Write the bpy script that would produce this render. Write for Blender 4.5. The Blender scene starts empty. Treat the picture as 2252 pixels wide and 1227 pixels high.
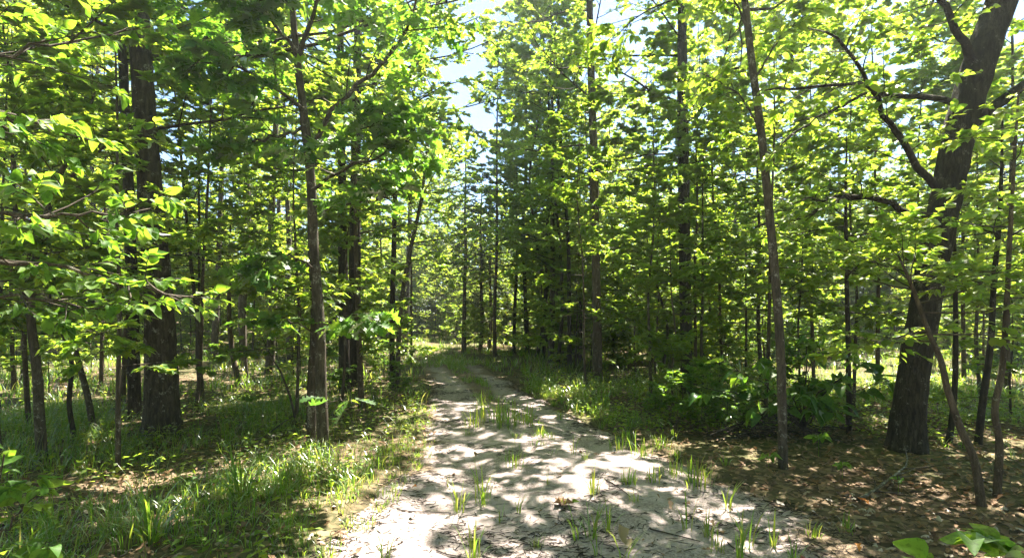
import bpy, math, random
import numpy as np
from mathutils import Vector, Matrix

# ------------------------------------------------------------------ camera, sky, sun, exposure
scene = bpy.context.scene
COL = scene.collection
CAM_H, FPX, HORIZON = 1.6, 1126.0, 690.0
cam_d = bpy.data.cameras.new('camera')
cam_d.sensor_width = 36.0
cam_d.lens = 18.0
cam_d.shift_y = (HORIZON - 613.5) / 2252.0
cam_d.clip_start = 0.05
cam_d.clip_end = 2000
cam = bpy.data.objects.new('camera', cam_d)
cam.location = (0, 0, CAM_H)
cam.rotation_euler = (math.radians(90), 0, 0)
COL.objects.link(cam)
scene.camera = cam

SUN_AZ, SUN_EL = math.radians(30), math.radians(64)
SUN = Vector((math.sin(SUN_AZ) * math.cos(SUN_EL), math.cos(SUN_AZ) * math.cos(SUN_EL), math.sin(SUN_EL)))
world = bpy.data.worlds.new('World')
scene.world = world
world.use_nodes = True
wn = world.node_tree
bg = wn.nodes['Background']
sky = wn.nodes.new('ShaderNodeTexSky')
sky.sky_type = 'NISHITA'
sky.sun_disc = False
sky.sun_elevation = SUN_EL
sky.sun_rotation = SUN_AZ
sky.air_density = 1.0
sky.altitude = 1200
sky.dust_density = 0.1
sky.ozone_density = 3.2
wn.links.new(sky.outputs[0], bg.inputs[0])
bg.inputs[1].default_value = 0.053
sl = bpy.data.lights.new('sun', 'SUN')
sl.energy = 5.0
sl.angle = math.radians(0.53)
sl.color = (1.0, 0.92, 0.79)
so = bpy.data.objects.new('sun', sl)
so.rotation_euler = SUN.to_track_quat('Z', 'Y').to_euler()
COL.objects.link(so)
vs = scene.view_settings
vs.view_transform = 'Standard'
vs.look = 'None'
vs.gamma = 1.0
vs.exposure = 2.9
vs.use_curve_mapping = False
scene.render.engine = 'CYCLES'
cy = scene.cycles
cy.max_bounces = 7
cy.diffuse_bounces = 6
cy.glossy_bounces = 2
cy.transmission_bounces = 4
cy.transparent_max_bounces = 4
cy.sample_clamp_indirect = 6.0
cy.caustics_reflective = False
cy.caustics_refractive = False

RNG = np.random.default_rng(7)


# ------------------------------------------------------------------ helpers
def unit(v):
    return v / np.maximum(np.linalg.norm(v, axis=-1, keepdims=True), 1e-9)


def pix(px, py, Y):
    """a point of the place at depth Y metres"""
    return np.array([(px - 1126.0) / FPX * Y, Y, CAM_H - (py - HORIZON) / FPX * Y])


def gdepth(py):
    return CAM_H * FPX / (py - HORIZON)


def make_mesh(name, V, quads=None, tris=None, mat=None, rnd=None, smooth=True):
    V = np.asarray(V, np.float32).reshape(-1, 3)
    parts, sizes = [], []
    if quads is not None and len(quads):
        q = np.asarray(quads, np.int32).reshape(-1, 4)
        parts.append(q.ravel()); sizes.append(np.full(len(q), 4, np.int32))
    if tris is not None and len(tris):
        t = np.asarray(tris, np.int32).reshape(-1, 3)
        parts.append(t.ravel()); sizes.append(np.full(len(t), 3, np.int32))
    idx = np.concatenate(parts); sz = np.concatenate(sizes)
    st = np.concatenate([[0], np.cumsum(sz)[:-1]]).astype(np.int32)
    me = bpy.data.meshes.new(name)
    me.vertices.add(len(V)); me.vertices.foreach_set('co', V.ravel())
    me.loops.add(len(idx)); me.loops.foreach_set('vertex_index', idx)
    me.polygons.add(len(sz)); me.polygons.foreach_set('loop_start', st)
    me.polygons.foreach_set('use_smooth', np.full(len(sz), smooth, dtype=bool))
    me.update(calc_edges=True)
    if rnd is not None:
        a = me.attributes.new('rnd', 'FLOAT', 'POINT')
        a.data.foreach_set('value', np.asarray(rnd, np.float32))
    if mat is not None:
        me.materials.append(mat)
    return me


def link(name, me, parent=None, kind=None, loc=None):
    o = bpy.data.objects.new(name, me)
    COL.objects.link(o)
    if parent is not None:
        o.parent = parent
    if loc is not None:
        o.location = loc
    if kind:
        o['kind'] = kind
    return o


def tag(o, label, cat, group=None):
    o['label'] = label
    o['category'] = cat
    if group:
        o['group'] = group
    return o


def empty(name, loc, rz=0.0, tilt=(0, 0), s=1.0):
    o = bpy.data.objects.new(name, None)
    o.empty_display_size = 0.2
    o.location = [float(c) for c in loc]
    o.rotation_euler = (tilt[0], tilt[1], rz)
    o.scale = (s, s, s)
    COL.objects.link(o)
    return o


class Geo:
    def __init__(self):
        self.V, self.Q, self.T, self.R, self.n = [], [], [], [], 0

    def add(self, V, Q=None, T=None, rnd=None):
        V = np.asarray(V, float).reshape(-1, 3)
        self.V.append(V)
        if Q is not None and len(Q):
            self.Q.append(np.asarray(Q).reshape(-1, 4) + self.n)
        if T is not None and len(T):
            self.T.append(np.asarray(T).reshape(-1, 3) + self.n)
        self.R.append(np.zeros(len(V)) if rnd is None else np.broadcast_to(rnd, (len(V),)))
        self.n += len(V)

    def mesh(self, name, mat, off=(0, 0, 0), smooth=True):
        V = np.concatenate(self.V) - np.asarray(off)
        return make_mesh(name, V, np.concatenate(self.Q) if self.Q else None,
                         np.concatenate(self.T) if self.T else None, mat, np.concatenate(self.R), smooth)


def tubes(pts, r, segs=5):
    """pts (N,K,3), r (N,K): N tapered tubes in one go"""
    pts = np.asarray(pts, float); N, K, _ = pts.shape
    tan = np.gradient(pts, axis=1)
    tan = unit(tan)
    ref = np.where(np.abs(tan[:, :1, 2:3]) > 0.8, np.array([1.0, 0.1, 0]), np.array([0.0, 0.05, 1.0]))
    u = unit(np.cross(tan, ref)); v = np.cross(tan, u)
    a = np.arange(segs) / segs * 2 * np.pi
    V = pts[:, :, None, :] + (u[:, :, None, :] * np.cos(a)[:, None] + v[:, :, None, :] * np.sin(a)[:, None]) * np.asarray(r)[:, :, None, None]
    i = np.arange(K - 1)[:, None] * segs; j = np.arange(segs)[None, :]; j2 = (j + 1) % segs
    q = np.stack([i + j, i + j2, i + segs + j2, i + segs + j], -1).reshape(-1, 4)
    Q = (q[None] + (np.arange(N) * K * segs)[:, None, None]).reshape(-1, 4)
    return V.reshape(-1, 3), Q


def resample(pts, n):
    """smooth (Catmull-Rom) resample of a polyline"""
    pts = np.asarray(pts, float)
    P = np.vstack([2 * pts[0] - pts[1], pts, 2 * pts[-1] - pts[-2]])
    t = np.linspace(0, len(pts) - 1 - 1e-6, n); i = t.astype(int); f = (t - i)[:, None]
    p0, p1, p2, p3 = P[i], P[i + 1], P[i + 2], P[i + 3]
    return 0.5 * (2 * p1 + (p2 - p0) * f + (2 * p0 - 5 * p1 + 4 * p2 - p3) * f ** 2 + (3 * p1 - p0 - 3 * p2 + p3) * f ** 3)


def interp_pts(pts, t):
    """pts (N,K,3), t (N,M) in 0..1 -> positions and tangents (N,M,3)"""
    N, K, _ = pts.shape
    x = np.clip(t, 0, 0.9999) * (K - 1); i = x.astype(int); f = (x - i)[..., None]
    n = np.arange(N)[:, None]
    a, b = pts[n, i], pts[n, i + 1]
    return a + (b - a) * f, unit(b - a)


def grow(rng, base, d, L, K, wob=0.12, curve=0.0):
    """N wobbling branches from base (N,3) along d (N,3); curve>0 bends up, <0 droops"""
    N = len(base)
    d = unit(d); step = (np.asarray(L) / (K - 1))[:, None]
    pts = np.zeros((N, K, 3)); pts[:, 0] = base
    for k in range(1, K):
        d = unit(d + rng.normal(0, wob, (N, 3)) + np.array([0, 0, curve / (K - 1)]))
        pts[:, k] = pts[:, k - 1] + d * step
    return pts


def leaf_frames(d, n):
    d = unit(d); x = unit(np.cross(d, n)); z = np.cross(x, d)
    return np.stack([x, d, z], -1)


def along(rng, pts, n, t0, size, tilt=0.35, spread=(0.5, 1.2), droop=0.25, jit=0.45):
    """n leaves along each branch: (pos, R, s)"""
    N = len(pts)
    t = t0 + (1 - t0) * (np.arange(n)[None] + rng.random((N, n))) / n
    p, tan = interp_pts(pts, t)
    side = unit(np.cross(tan, np.array([0, 0, 1.0])))
    sg = np.where(np.arange(n) % 2 == 0, 1.0, -1.0)[None, :, None]
    phi = rng.uniform(spread[0], spread[1], (N, n, 1)) * (1.15 - 0.6 * t[..., None])
    d = tan * np.cos(phi) + side * sg * np.sin(phi) + rng.normal(0, 0.15, (N, n, 3))
    d[..., 2] -= droop * rng.random((N, n))
    nrm = np.array([0, 0, 1.0]) + rng.normal(0, tilt, (N, n, 3))
    s = size * rng.uniform(1 - jit, 1 + jit * 0.7, (N, n))
    return p.reshape(-1, 3), leaf_frames(d.reshape(-1, 3), nrm.reshape(-1, 3)), s.ravel()


# leaf shapes: length 1 along +y
def half_leaf(prof, fold=0.12, curl=-0.10):
    """prof [(halfwidth, y)], base to tip; folded on the midrib"""
    V, T = [], []
    n = len(prof)
    for w, y in prof:
        z = curl * y * y
        V += [(0, y, z), (-w, y, z + fold * w), (w, y, z + fold * w)]
    for i in range(n - 1):
        a, b = 3 * i, 3 * i + 3
        for s in (1, 2):
            if prof[i][0] > 0:
                T.append((a, a + s, b + s) if s == 2 else (a, b + s, a + s))
            if prof[i + 1][0] > 0 or prof[i][0] == 0:
                T.append((a, b + s, b) if s == 2 else (a, b, b + s))
            elif prof[i][0] > 0:
                pass
    V = np.array(V, float)
    # drop triangles of no area
    T = [t for t in T if np.linalg.norm(np.cross(V[t[1]] - V[t[0]], V[t[2]] - V[t[0]])) > 1e-6]
    used = sorted({i for t in T for i in t}); m = {o: k for k, o in enumerate(used)}
    return V[used], np.array([[m[i] for i in t] for t in T])


LEAF_FAR = (np.array([(0, 0, 0), (.27, .45, .07), (0, 1, -.1), (-.27, .45, .07)]), np.array([(0, 1, 2), (0, 2, 3)]))
LEAF_MID = half_leaf([(0, 0), (.27, .42), (0, 1)], .3, -.12)
LEAF_NEAR = half_leaf([(.012, 0), (.012, .1), (.19, .22), (.29, .4), (.29, .56), (.2, .76), (.08, .92), (0, 1)], .28, -.16)
LEAF_OAK = half_leaf([(.01, 0), (.012, .1), (.1, .16), (.17, .24), (.07, .31), (.1, .36), (.29, .45), (.11, .53), (.14, .58),
                      (.31, .7), (.12, .74), (.2, .88), (.06, .9), (0, 1)], .22, -.16)
LEAF_DRY = half_leaf([(.01, 0), (.22, .25), (.12, .4), (.28, .6), (.15, .8), (0, 1)], .75, .35)


def leaves_mesh(name, P, R, s, tmpl, mat, off=(0, 0, 0), rng=RNG):
    tv, tt = tmpl
    V = P[:, None, :] + np.einsum('nij,kj->nki', R, tv) * s[:, None, None]
    T = tt[None] + (np.arange(len(P)) * len(tv))[:, None, None]
    rnd = np.repeat(rng.random(len(P)), len(tv))
    return make_mesh(name, V.reshape(-1, 3) - np.asarray(off), None, T.reshape(-1, 3), mat, rnd)


# ------------------------------------------------------------------ materials
def new_mat(name):
    m = bpy.data.materials.new(name)
    m.use_nodes = True
    nt = m.node_tree
    nt.nodes.clear()
    out = nt.nodes.new('ShaderNodeOutputMaterial')
    return m, nt, out


def node(nt, t, **kw):
    n = nt.nodes.new(t)
    for k, v in kw.items():
        setattr(n, k, v)
    return n


def ramp(nt, fac, stops):
    r = node(nt, 'ShaderNodeValToRGB')
    e = r.color_ramp.elements
    while len(e) < len(stops):
        e.new(0.5)
    for el, (p, c) in zip(e, stops):
        el.position = p
        el.color = (*c, 1)
    nt.links.new(fac, r.inputs[0])
    return r.outputs[0]


def math_node(nt, op, a, b=None, clamp=False):
    n = node(nt, 'ShaderNodeMath', operation=op)
    n.use_clamp = clamp
    for i, x in enumerate((a, b)):
        if x is None:
            continue
        if isinstance(x, (int, float)):
            n.inputs[i].default_value = x
        else:
            nt.links.new(x, n.inputs[i])
    return n.outputs[0]


def noise(nt, vec, scale, detail=4, rough=0.6):
    n = node(nt, 'ShaderNodeTexNoise')
    n.inputs['Scale'].default_value = scale
    n.inputs['Detail'].default_value = detail
    n.inputs['Roughness'].default_value = rough
    if vec is not None:
        nt.links.new(vec, n.inputs['Vector'])
    return n


def mix_rgb(nt, fac, a, b):
    n = node(nt, 'ShaderNodeMix', data_type='RGBA')
    for i, x in ((0, fac), (6, a), (7, b)):
        if isinstance(x, tuple):
            n.inputs[i].default_value = (*x, 1)
        elif isinstance(x, (int, float)):
            n.inputs[i].default_value = x
        else:
            nt.links.new(x, n.inputs[i])
    return n.outputs[2]


def leaf_mat(name, cols, tcols, trans=0.5, gloss=0.06, rough=0.42, mottle=False):
    """cols / tcols: reflected and transmitted colours over the leaf-to-leaf random value"""
    m, nt, out = new_mat(name)
    at = node(nt, 'ShaderNodeAttribute', attribute_name='rnd')
    oi = node(nt, 'ShaderNodeObjectInfo')
    f = math_node(nt, 'FRACT', math_node(nt, 'ADD', at.outputs['Fac'], oi.outputs['Random']))
    n = len(cols)
    ps = [i / (n - 1) for i in range(n)]
    d = node(nt, 'ShaderNodeBsdfDiffuse'); t = node(nt, 'ShaderNodeBsdfTranslucent'); g = node(nt, 'ShaderNodeBsdfGlossy')
    cd, ct = ramp(nt, f, list(zip(ps, cols))), ramp(nt, f, list(zip(ps, tcols)))
    if mottle:
        geo = node(nt, 'ShaderNodeNewGeometry')
        nz = noise(nt, geo.outputs['Position'], 38, 4, .7)
        mf = ramp(nt, nz.outputs['Fac'], [(.36, (.45, .45, .4)), (.52, (1, 1, 1)), (.7, (1.0, .92, .8))])
        out2 = []
        for c in (cd, ct):
            mm = node(nt, 'ShaderNodeMix', data_type='RGBA', blend_type='MULTIPLY'); mm.inputs[0].default_value = .85
            nt.links.new(c, mm.inputs[6]); nt.links.new(mf, mm.inputs[7]); out2.append(mm.outputs[2])
        cd, ct = out2
    nt.links.new(cd, d.inputs[0])
    nt.links.new(ct, t.inputs[0])
    g.inputs['Roughness'].default_value = rough
    g.inputs['Color'].default_value = (1, 1, 1, 1)
    mx = node(nt, 'ShaderNodeMixShader'); mx.inputs[0].default_value = trans
    nt.links.new(d.outputs[0], mx.inputs[1]); nt.links.new(t.outputs[0], mx.inputs[2])
    m2 = node(nt, 'ShaderNodeMixShader')
    fr = node(nt, 'ShaderNodeFresnel'); fr.inputs[0].default_value = 1.45
    nt.links.new(math_node(nt, 'MULTIPLY', fr.outputs[0], gloss * 9.0, True), m2.inputs[0])
    nt.links.new(mx.outputs[0], m2.inputs[1]); nt.links.new(g.outputs[0], m2.inputs[2])
    nt.links.new(m2.outputs[0], out.inputs[0])
    return m


M = {}
M['leaf'] = leaf_mat('leaf_green', [(.045, .10, .016), (.07, .135, .022), (.095, .16, .025)],
                     [(.30, .52, .04), (.48, .68, .05), (.67, .77, .06)], .6, .03)
M['leaf_oak'] = leaf_mat('leaf_oak', [(.035, .095, .022), (.055, .125, .026), (.08, .15, .026)],
                         [(.16, .40, .03), (.27, .54, .035), (.42, .64, .04)], .5, .035, .4, True)
M['leaf_bright'] = leaf_mat('leaf_bright', [(.045, .115, .02), (.065, .145, .024), (.09, .165, .028)],
                            [(.24, .5, .03), (.33, .58, .035), (.42, .64, .04)], .5, .02, .5, True)
M['leaf_canopy'] = leaf_mat('leaf_canopy', [(.04, .09, .018), (.065, .125, .022), (.1, .16, .025), (.14, .16, .03)],
                            [(.26, .49, .045), (.45, .66, .05), (.64, .76, .06), (.72, .68, .07)], .6, .03)
M['needle'] = leaf_mat('cedar_green', [(.02, .045, .014), (.03, .06, .018), (.04, .07, .02)],
                       [(.05, .1, .015), (.07, .13, .02), (.1, .15, .02)], .3, .03)
M['grass'] = leaf_mat('grass', [(.05, .14, .024), (.07, .17, .028), (.095, .19, .035), (.15, .18, .06)],
                      [(.22, .44, .03), (.34, .54, .04), (.48, .6, .05), (.55, .5, .12)], .5, .02)
M['dry_leaf'] = leaf_mat('dry_leaf', [(.12, .07, .04), (.19, .115, .068), (.25, .16, .10), (.15, .105, .075), (.27, .195, .13)],
                         [(.2, .1, .03), (.25, .13, .05), (.3, .17, .07), (.2, .12, .06), (.3, .2, .1)], .12, .02, .6)
M['orange_leaf'] = leaf_mat('orange_leaf', [(.5, .17, .03), (.45, .2, .05)], [(.4, .15, .02), (.4, .15, .02)], .2, .03)
M['red_leaf'] = leaf_mat('red_leaf', [(.4, .06, .025), (.35, .05, .02)], [(.4, .05, .02), (.4, .05, .02)], .2, .03)
M['straw'] = leaf_mat('straw', [(.3, .24, .13), (.4, .33, .2)], [(.3, .24, .1), (.3, .24, .1)], .3, .03)


def bark_mat(name, dark, mid, lichen, lichen_amt, scale=22.0, bump=0.5):
    m, nt, out = new_mat(name)
    tc = node(nt, 'ShaderNodeTexCoord')
    mp = node(nt, 'ShaderNodeMapping'); mp.inputs['Scale'].default_value = (1, 1, .22)
    nt.links.new(tc.outputs['Object'], mp.inputs[0])
    n1 = noise(nt, mp.outputs[0], scale, 5, .65)
    vo = node(nt, 'ShaderNodeTexVoronoi', feature='DISTANCE_TO_EDGE'); vo.inputs['Scale'].default_value = scale * 1.4
    wv = node(nt, 'ShaderNodeMix', data_type='RGBA'); wv.inputs[0].default_value = .12
    nt.links.new(mp.outputs[0], wv.inputs[6]); nt.links.new(n1.outputs['Color'], wv.inputs[7])
    nt.links.new(wv.outputs[2], vo.inputs['Vector'])
    n2 = noise(nt, tc.outputs['Object'], 9, 5, .7)
    c = mix_rgb(nt, ramp(nt, n1.outputs['Fac'], [(.35, (0, 0, 0)), (.65, (1, 1, 1))]), dark, mid)
    crack = ramp(nt, vo.outputs['Distance'], [(0, (.35, .35, .35)), (.09, (1, 1, 1))])
    mm = node(nt, 'ShaderNodeMix', data_type='RGBA', blend_type='MULTIPLY'); mm.inputs[0].default_value = .8
    nt.links.new(c, mm.inputs[6]); nt.links.new(crack, mm.inputs[7])
    lf = ramp(nt, n2.outputs['Fac'], [(.62 - lichen_amt * .25, (0, 0, 0)), (.68 - lichen_amt * .22, (1, 1, 1))])
    n3 = noise(nt, tc.outputs['Object'], 60, 3, .7)
    lf2 = math_node(nt, 'MULTIPLY', lf, ramp(nt, n3.outputs['Fac'], [(.45, (0, 0, 0)), (.55, (1, 1, 1))]))
    c2 = mix_rgb(nt, lf2, mm.outputs[2], lichen)
    b = node(nt, 'ShaderNodeBsdfPrincipled')
    nt.links.new(c2, b.inputs['Base Color'])
    b.inputs['Roughness'].default_value = .9
    b.inputs['Specular IOR Level'].default_value = .2
    bp = node(nt, 'ShaderNodeBump'); bp.inputs['Strength'].default_value = bump; bp.inputs['Distance'].default_value = .012
    h = math_node(nt, 'ADD', math_node(nt, 'MINIMUM', vo.outputs['Distance'], .12), math_node(nt, 'MULTIPLY', n1.outputs['Fac'], .2))
    nt.links.new(math_node(nt, 'MULTIPLY', h, 6.0), bp.inputs['Height'])
    nt.links.new(bp.outputs[0], b.inputs['Normal'])
    nt.links.new(b.outputs[0], out.inputs[0])
    return m


M['bark_oak'] = bark_mat('bark_oak', (.035, .028, .022), (.11, .09, .07), (.34, .33, .28), .2, 20, .9)
M['bark_grey'] = bark_mat('bark_grey', (.05, .041, .032), (.13, .108, .086), (.3, .29, .25), .3, 26, .6)
M['bark_dark'] = bark_mat('bark_dark', (.025, .021, .018), (.075, .063, .05), (.2, .19, .16), .15, 24, .8)
M['bark_brown'] = bark_mat('bark_brown', (.06, .045, .033), (.15, .115, .085), (.3, .28, .23), .25, 26, .6)
M['bark_pale'] = bark_mat('bark_pale', (.10, .078, .055), (.24, .19, .14), (.45, .4, .3), .5, 20, .6)
M['twig'] = bark_mat('twig_bark', (.035, .028, .023), (.10, .082, .065), (.3, .29, .26), .2, 30, .2)
M['dead_twig'] = bark_mat('dead_twig', (.03, .025, .022), (.09, .075, .065), (.4, .39, .36), .1, 30, .2)
M['debris'] = bark_mat('debris', (.012, .010, .009), (.05, .04, .033), (.12, .1, .08), .1, 30, .1)
M['lichen_wood'] = bark_mat('lichen_wood', (.07, .06, .05), (.16, .145, .125), (.34, .34, .31), .5, 24, .4)


def sand_mat():
    m, nt, out = new_mat('sand')
    tc = node(nt, 'ShaderNodeTexCoord')
    V = tc.outputs['Object']
    big = noise(nt, V, 1.3, 5, .6)
    med = noise(nt, V, 9, 6, .65)
    fine = noise(nt, V, 170, 4, .7)
    speck = noise(nt, V, 55, 5, .75)
    base = ramp(nt, med.outputs['Fac'], [(.3, (.235, .187, .18)), (.5, (.36, .305, .297)), (.7, (.445, .38, .37))])
    c = mix_rgb(nt, math_node(nt, 'MULTIPLY', fine.outputs['Fac'], .35), base, (.31, .245, .23))
    # dark organic dirt washed together
    dm = math_node(nt, 'MULTIPLY', ramp(nt, big.outputs['Fac'], [(.40, (.25, .25, .25)), (.58, (1, 1, 1))]),
                   ramp(nt, speck.outputs['Fac'], [(.47, (0, 0, 0)), (.58, (1, 1, 1))]))
    c = mix_rgb(nt, math_node(nt, 'MULTIPLY', dm, .85), c, (.10, .082, .066))
    # margins and the strip between the ruts turn to leaf mould
    at = node(nt, 'ShaderNodeAttribute', attribute_name='rnd')
    e = math_node(nt, 'ADD', at.outputs['Fac'], math_node(nt, 'MULTIPLY', math_node(nt, 'SUBTRACT', med.outputs['Fac'], .5), 1.3))
    ef = ramp(nt, e, [(.42, (0, 0, 0)), (.72, (1, 1, 1))])
    soil = ramp(nt, speck.outputs['Fac'], [(.35, (.06, .045, .032)), (.5, (.15, .11, .075)), (.65, (.27, .21, .15))])
    c = mix_rgb(nt, ef, c, soil)
    b = node(nt, 'ShaderNodeBsdfPrincipled')
    nt.links.new(c, b.inputs['Base Color'])
    b.inputs['Roughness'].default_value = .95
    b.inputs['Specular IOR Level'].default_value = .15
    bp = node(nt, 'ShaderNodeBump'); bp.inputs['Strength'].default_value = .9; bp.inputs['Distance'].default_value = .03
    h = math_node(nt, 'ADD', math_node(nt, 'MULTIPLY', med.outputs['Fac'], .9), math_node(nt, 'MULTIPLY', speck.outputs['Fac'], .25))
    nt.links.new(h, bp.inputs['Height'])
    nt.links.new(bp.outputs[0], b.inputs['Normal'])
    nt.links.new(b.outputs[0], out.inputs[0])
    return m


def soil_mat():
    m, nt, out = new_mat('leaf_mould')
    tc = node(nt, 'ShaderNodeTexCoord')
    V = tc.outputs['Object']
    med = noise(nt, V, 5, 5, .65)
    vo = node(nt, 'ShaderNodeTexVoronoi', feature='F1'); vo.inputs['Scale'].default_value = 16
    nt.links.new(V, vo.inputs['Vector'])
    sp = node(nt, 'ShaderNodeSeparateColor'); nt.links.new(vo.outputs['Color'], sp.inputs[0])
    c = ramp(nt, sp.outputs[0], [(0, (.045, .034, .024)), (.4, (.10, .07, .046)), (.75, (.17, .115, .075)), (1, (.28, .2, .14))])
    c = mix_rgb(nt, math_node(nt, 'MULTIPLY', med.outputs['Fac'], .55), c, (.05, .042, .028))
    gr = noise(nt, V, .35, 3, .6)
    gf = ramp(nt, gr.outputs['Fac'], [(.38, (0, 0, 0)), (.55, (1, 1, 1))])
    c = mix_rgb(nt, math_node(nt, 'MULTIPLY', gf, .45), c, (.06, .09, .025))
    b = node(nt, 'ShaderNodeBsdfPrincipled')
    nt.links.new(c, b.inputs['Base Color'])
    b.inputs['Roughness'].default_value = .95
    b.inputs['Specular IOR Level'].default_value = .1
    bp = node(nt, 'ShaderNodeBump'); bp.inputs['Strength'].default_value = .8; bp.inputs['Distance'].default_value = .03
    nt.links.new(math_node(nt, 'ADD', med.outputs['Fac'], math_node(nt, 'MULTIPLY', sp.outputs[1], .5)), bp.inputs['Height'])
    nt.links.new(bp.outputs[0], b.inputs['Normal'])
    nt.links.new(b.outputs[0], out.inputs[0])
    return m


M['sand'] = sand_mat()
M['soil'] = soil_mat()

# ------------------------------------------------------------------ ground and sandy track
_py = np.array([-3, 0.0, 2.0, 3.36, 4.6, 6.5, 8.6, 10, 12, 16.4, 20, 25, 32, 45])
_pc = np.array([1.1, 1.05, .95, .75, .5, .22, -.3, -.57, -.95, -2.05, -3.2, -5.4, -9.2, -18])
_pw = np.array([2.6, 2.5, 2.3, 2.0, 1.68, 1.3, 1.12, 1.02, .98, .88, .85, .85, .85, .85])


def path_c(y):
    return np.interp(y, _py, _pc)


def path_w(y):
    return np.interp(y, _py, _pw)


def path_u(x, y):
    return (np.asarray(x) - path_c(y)) / path_w(y)


def raw_h(x, y):
    x, y = np.asarray(x, float), np.asarray(y, float)
    h = .035 * np.sin(x * .9 + 1.3) * np.cos(y * .7 + .4) + .025 * np.sin(x * 1.9 + y * 1.1) + .02 * np.cos(x * .5 - y * 1.7 + 2)
    far = np.clip((np.hypot(x, y - 8) - 14) / 50, 0, 1)
    return h * .8 + far * .9 * (1 + .4 * np.sin(x * .07 + 1) * np.cos(y * .06))


def edge_wob(x, y):
    return .10 * np.sin(y * 2.3 + 1.1) + .08 * np.sin(y * 5.1 + x) + .05 * np.sin(y * 11.0 + 2 * x)


def ground_z(x, y):
    m = np.clip((1.12 - np.abs(path_u(x, y))) / .25, 0, 1)
    m = m * m * (3 - 2 * m)
    return raw_h(x, y) - .075 * m


def track_z(x, y):
    u = path_u(x, y)
    w = np.abs(u) + edge_wob(x, y) * .6
    inner = -.012 - .022 * (np.exp(-((u - .55) / .22) ** 2) + np.exp(-((u + .55) / .22) ** 2))
    micro = .006 * np.sin(x * 7.1 + y * 3.3) * np.sin(y * 8.3 - x * 2.1) + .004 * np.sin(x * 15 + 1.7 * y) * np.cos(13 * y)
    drop = np.clip((w - .8) / .4, 0, 1)
    return raw_h(x, y) + inner * (1 - drop) + micro - .075 * drop ** 1.5


def surf(x, y):
    g = ground_z(x, y)
    on = (np.abs(path_u(x, y)) < 1.25)
    return np.where(on, np.maximum(g, track_z(x, y)), g)


def axis(a0, a1, dense0, dense1, ds, growth=1.12):
    mid = list(np.arange(dense0, dense1, ds))
    hi, s = [], ds
    v = mid[-1]
    while v < a1:
        s = min(s * growth, 12); v += s; hi.append(v)
    lo, s, v = [], ds, mid[0]
    while v > a0:
        s = min(s * growth, 12); v -= s; lo.append(v)
    return np.array(lo[::-1] + mid + hi)


def grid_mesh(name, X, Y, Z, mat, rnd=None):
    ny, nx = X.shape
    i = np.arange(ny - 1)[:, None] * nx; j = np.arange(nx - 1)[None]
    q = np.stack([i + j, i + j + 1, i + nx + j + 1, i + nx + j], -1).reshape(-1, 4)
    return make_mesh(name, np.stack([X, Y, Z], -1).reshape(-1, 3), q, None, mat, rnd)


ax, ay = axis(-220, 220, -7, 7, .1), axis(-25, 320, 0, 15, .1)
gx, gy = np.meshgrid(ax, ay)
g = link('ground', grid_mesh('ground', gx, gy, ground_z(gx, gy), M['soil']), kind='structure')
us = np.linspace(-1.3, 1.3, 90)
ys = np.concatenate([np.arange(-2, 12, .05), np.arange(12, 34, .12)])
tu, ty = np.meshgrid(us, ys)
tx = path_c(ty) + tu * path_w(ty)
edge = np.clip((np.abs(tu) + edge_wob(tx, ty) - .66) / .5, 0, 1) * .9
strip = np.exp(-((tu - .08) / .34) ** 2) * (np.clip((ty - 5.2) / 4, 0, 1) * .62)
farstrip = np.clip((ty - 9) / 7, 0, 1) * .55
corner = np.clip((tx - 1.3 - .25 * (ty - 3)) / 1.6, 0, .5) * np.clip((6 - ty) / 2, 0, 1)   # leaf mould creeps onto the sand by the leaning oak
link('sandy_track', grid_mesh('sandy_track', tx, ty, track_z(tx, ty), M['sand'],
                              np.clip(edge + strip + farstrip + corner, 0, 1).ravel()), kind='structure')


# ------------------------------------------------------------------ trees
def trunk_tube(pts, rad, segs, rings, ridge=.05, flare=.3, seed=0, ripple=9):
    """one trunk: smooth path, ridged bark relief, flared foot"""
    rng = np.random.default_rng(seed)
    P = resample(pts, rings)
    tt = np.linspace(0, len(pts) - 1, rings)
    r = np.interp(tt, np.arange(len(pts)), rad)
    tan = unit(np.gradient(P, axis=0))
    u = unit(np.cross(tan, np.array([0, 1.0, .02]))); v = np.cross(tan, u)
    a = np.arange(segs) / segs * 2 * np.pi
    z = (P[:, 2] - P[0, 2])[:, None]
    ph = rng.random(8) * 6.28
    tw = .5 * np.sin(z * 2.1 + ph[0]) + .3 * np.sin(z * 5.3 + ph[1])
    rel = ridge * (np.sin(a[None] * ripple + tw * 2 + ph[2]) * np.sin(z * 7 + a[None] * 2 + ph[3]) +
                   .8 * np.sin(a[None] * (ripple * 2 - 1) - tw * 3 + ph[4]) * np.sin(z * 13 + 3 * a[None] + ph[5])) + .04 * np.sin(2 * a[None] + z * .8 + ph[6])
    fl = flare * np.exp(-z / (r[0] * 1.1)) * (1 + .35 * np.sin(a[None] * 4 + ph[7]) + .25 * np.sin(a[None] * 3 + ph[0]))
    rr = r[:, None] * (1 + rel + fl)
    V = P[:, None] + (u[:, None] * np.cos(a)[None, :, None] + v[:, None] * np.sin(a)[None, :, None]) * rr[..., None]
    i = np.arange(rings - 1)[:, None] * segs; j = np.arange(segs)[None]; j2 = (j + 1) % segs
    return V.reshape(-1, 3), np.stack([i + j, i + j2, i + segs + j2, i + segs + j], -1).reshape(-1, 4), P, r


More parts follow.
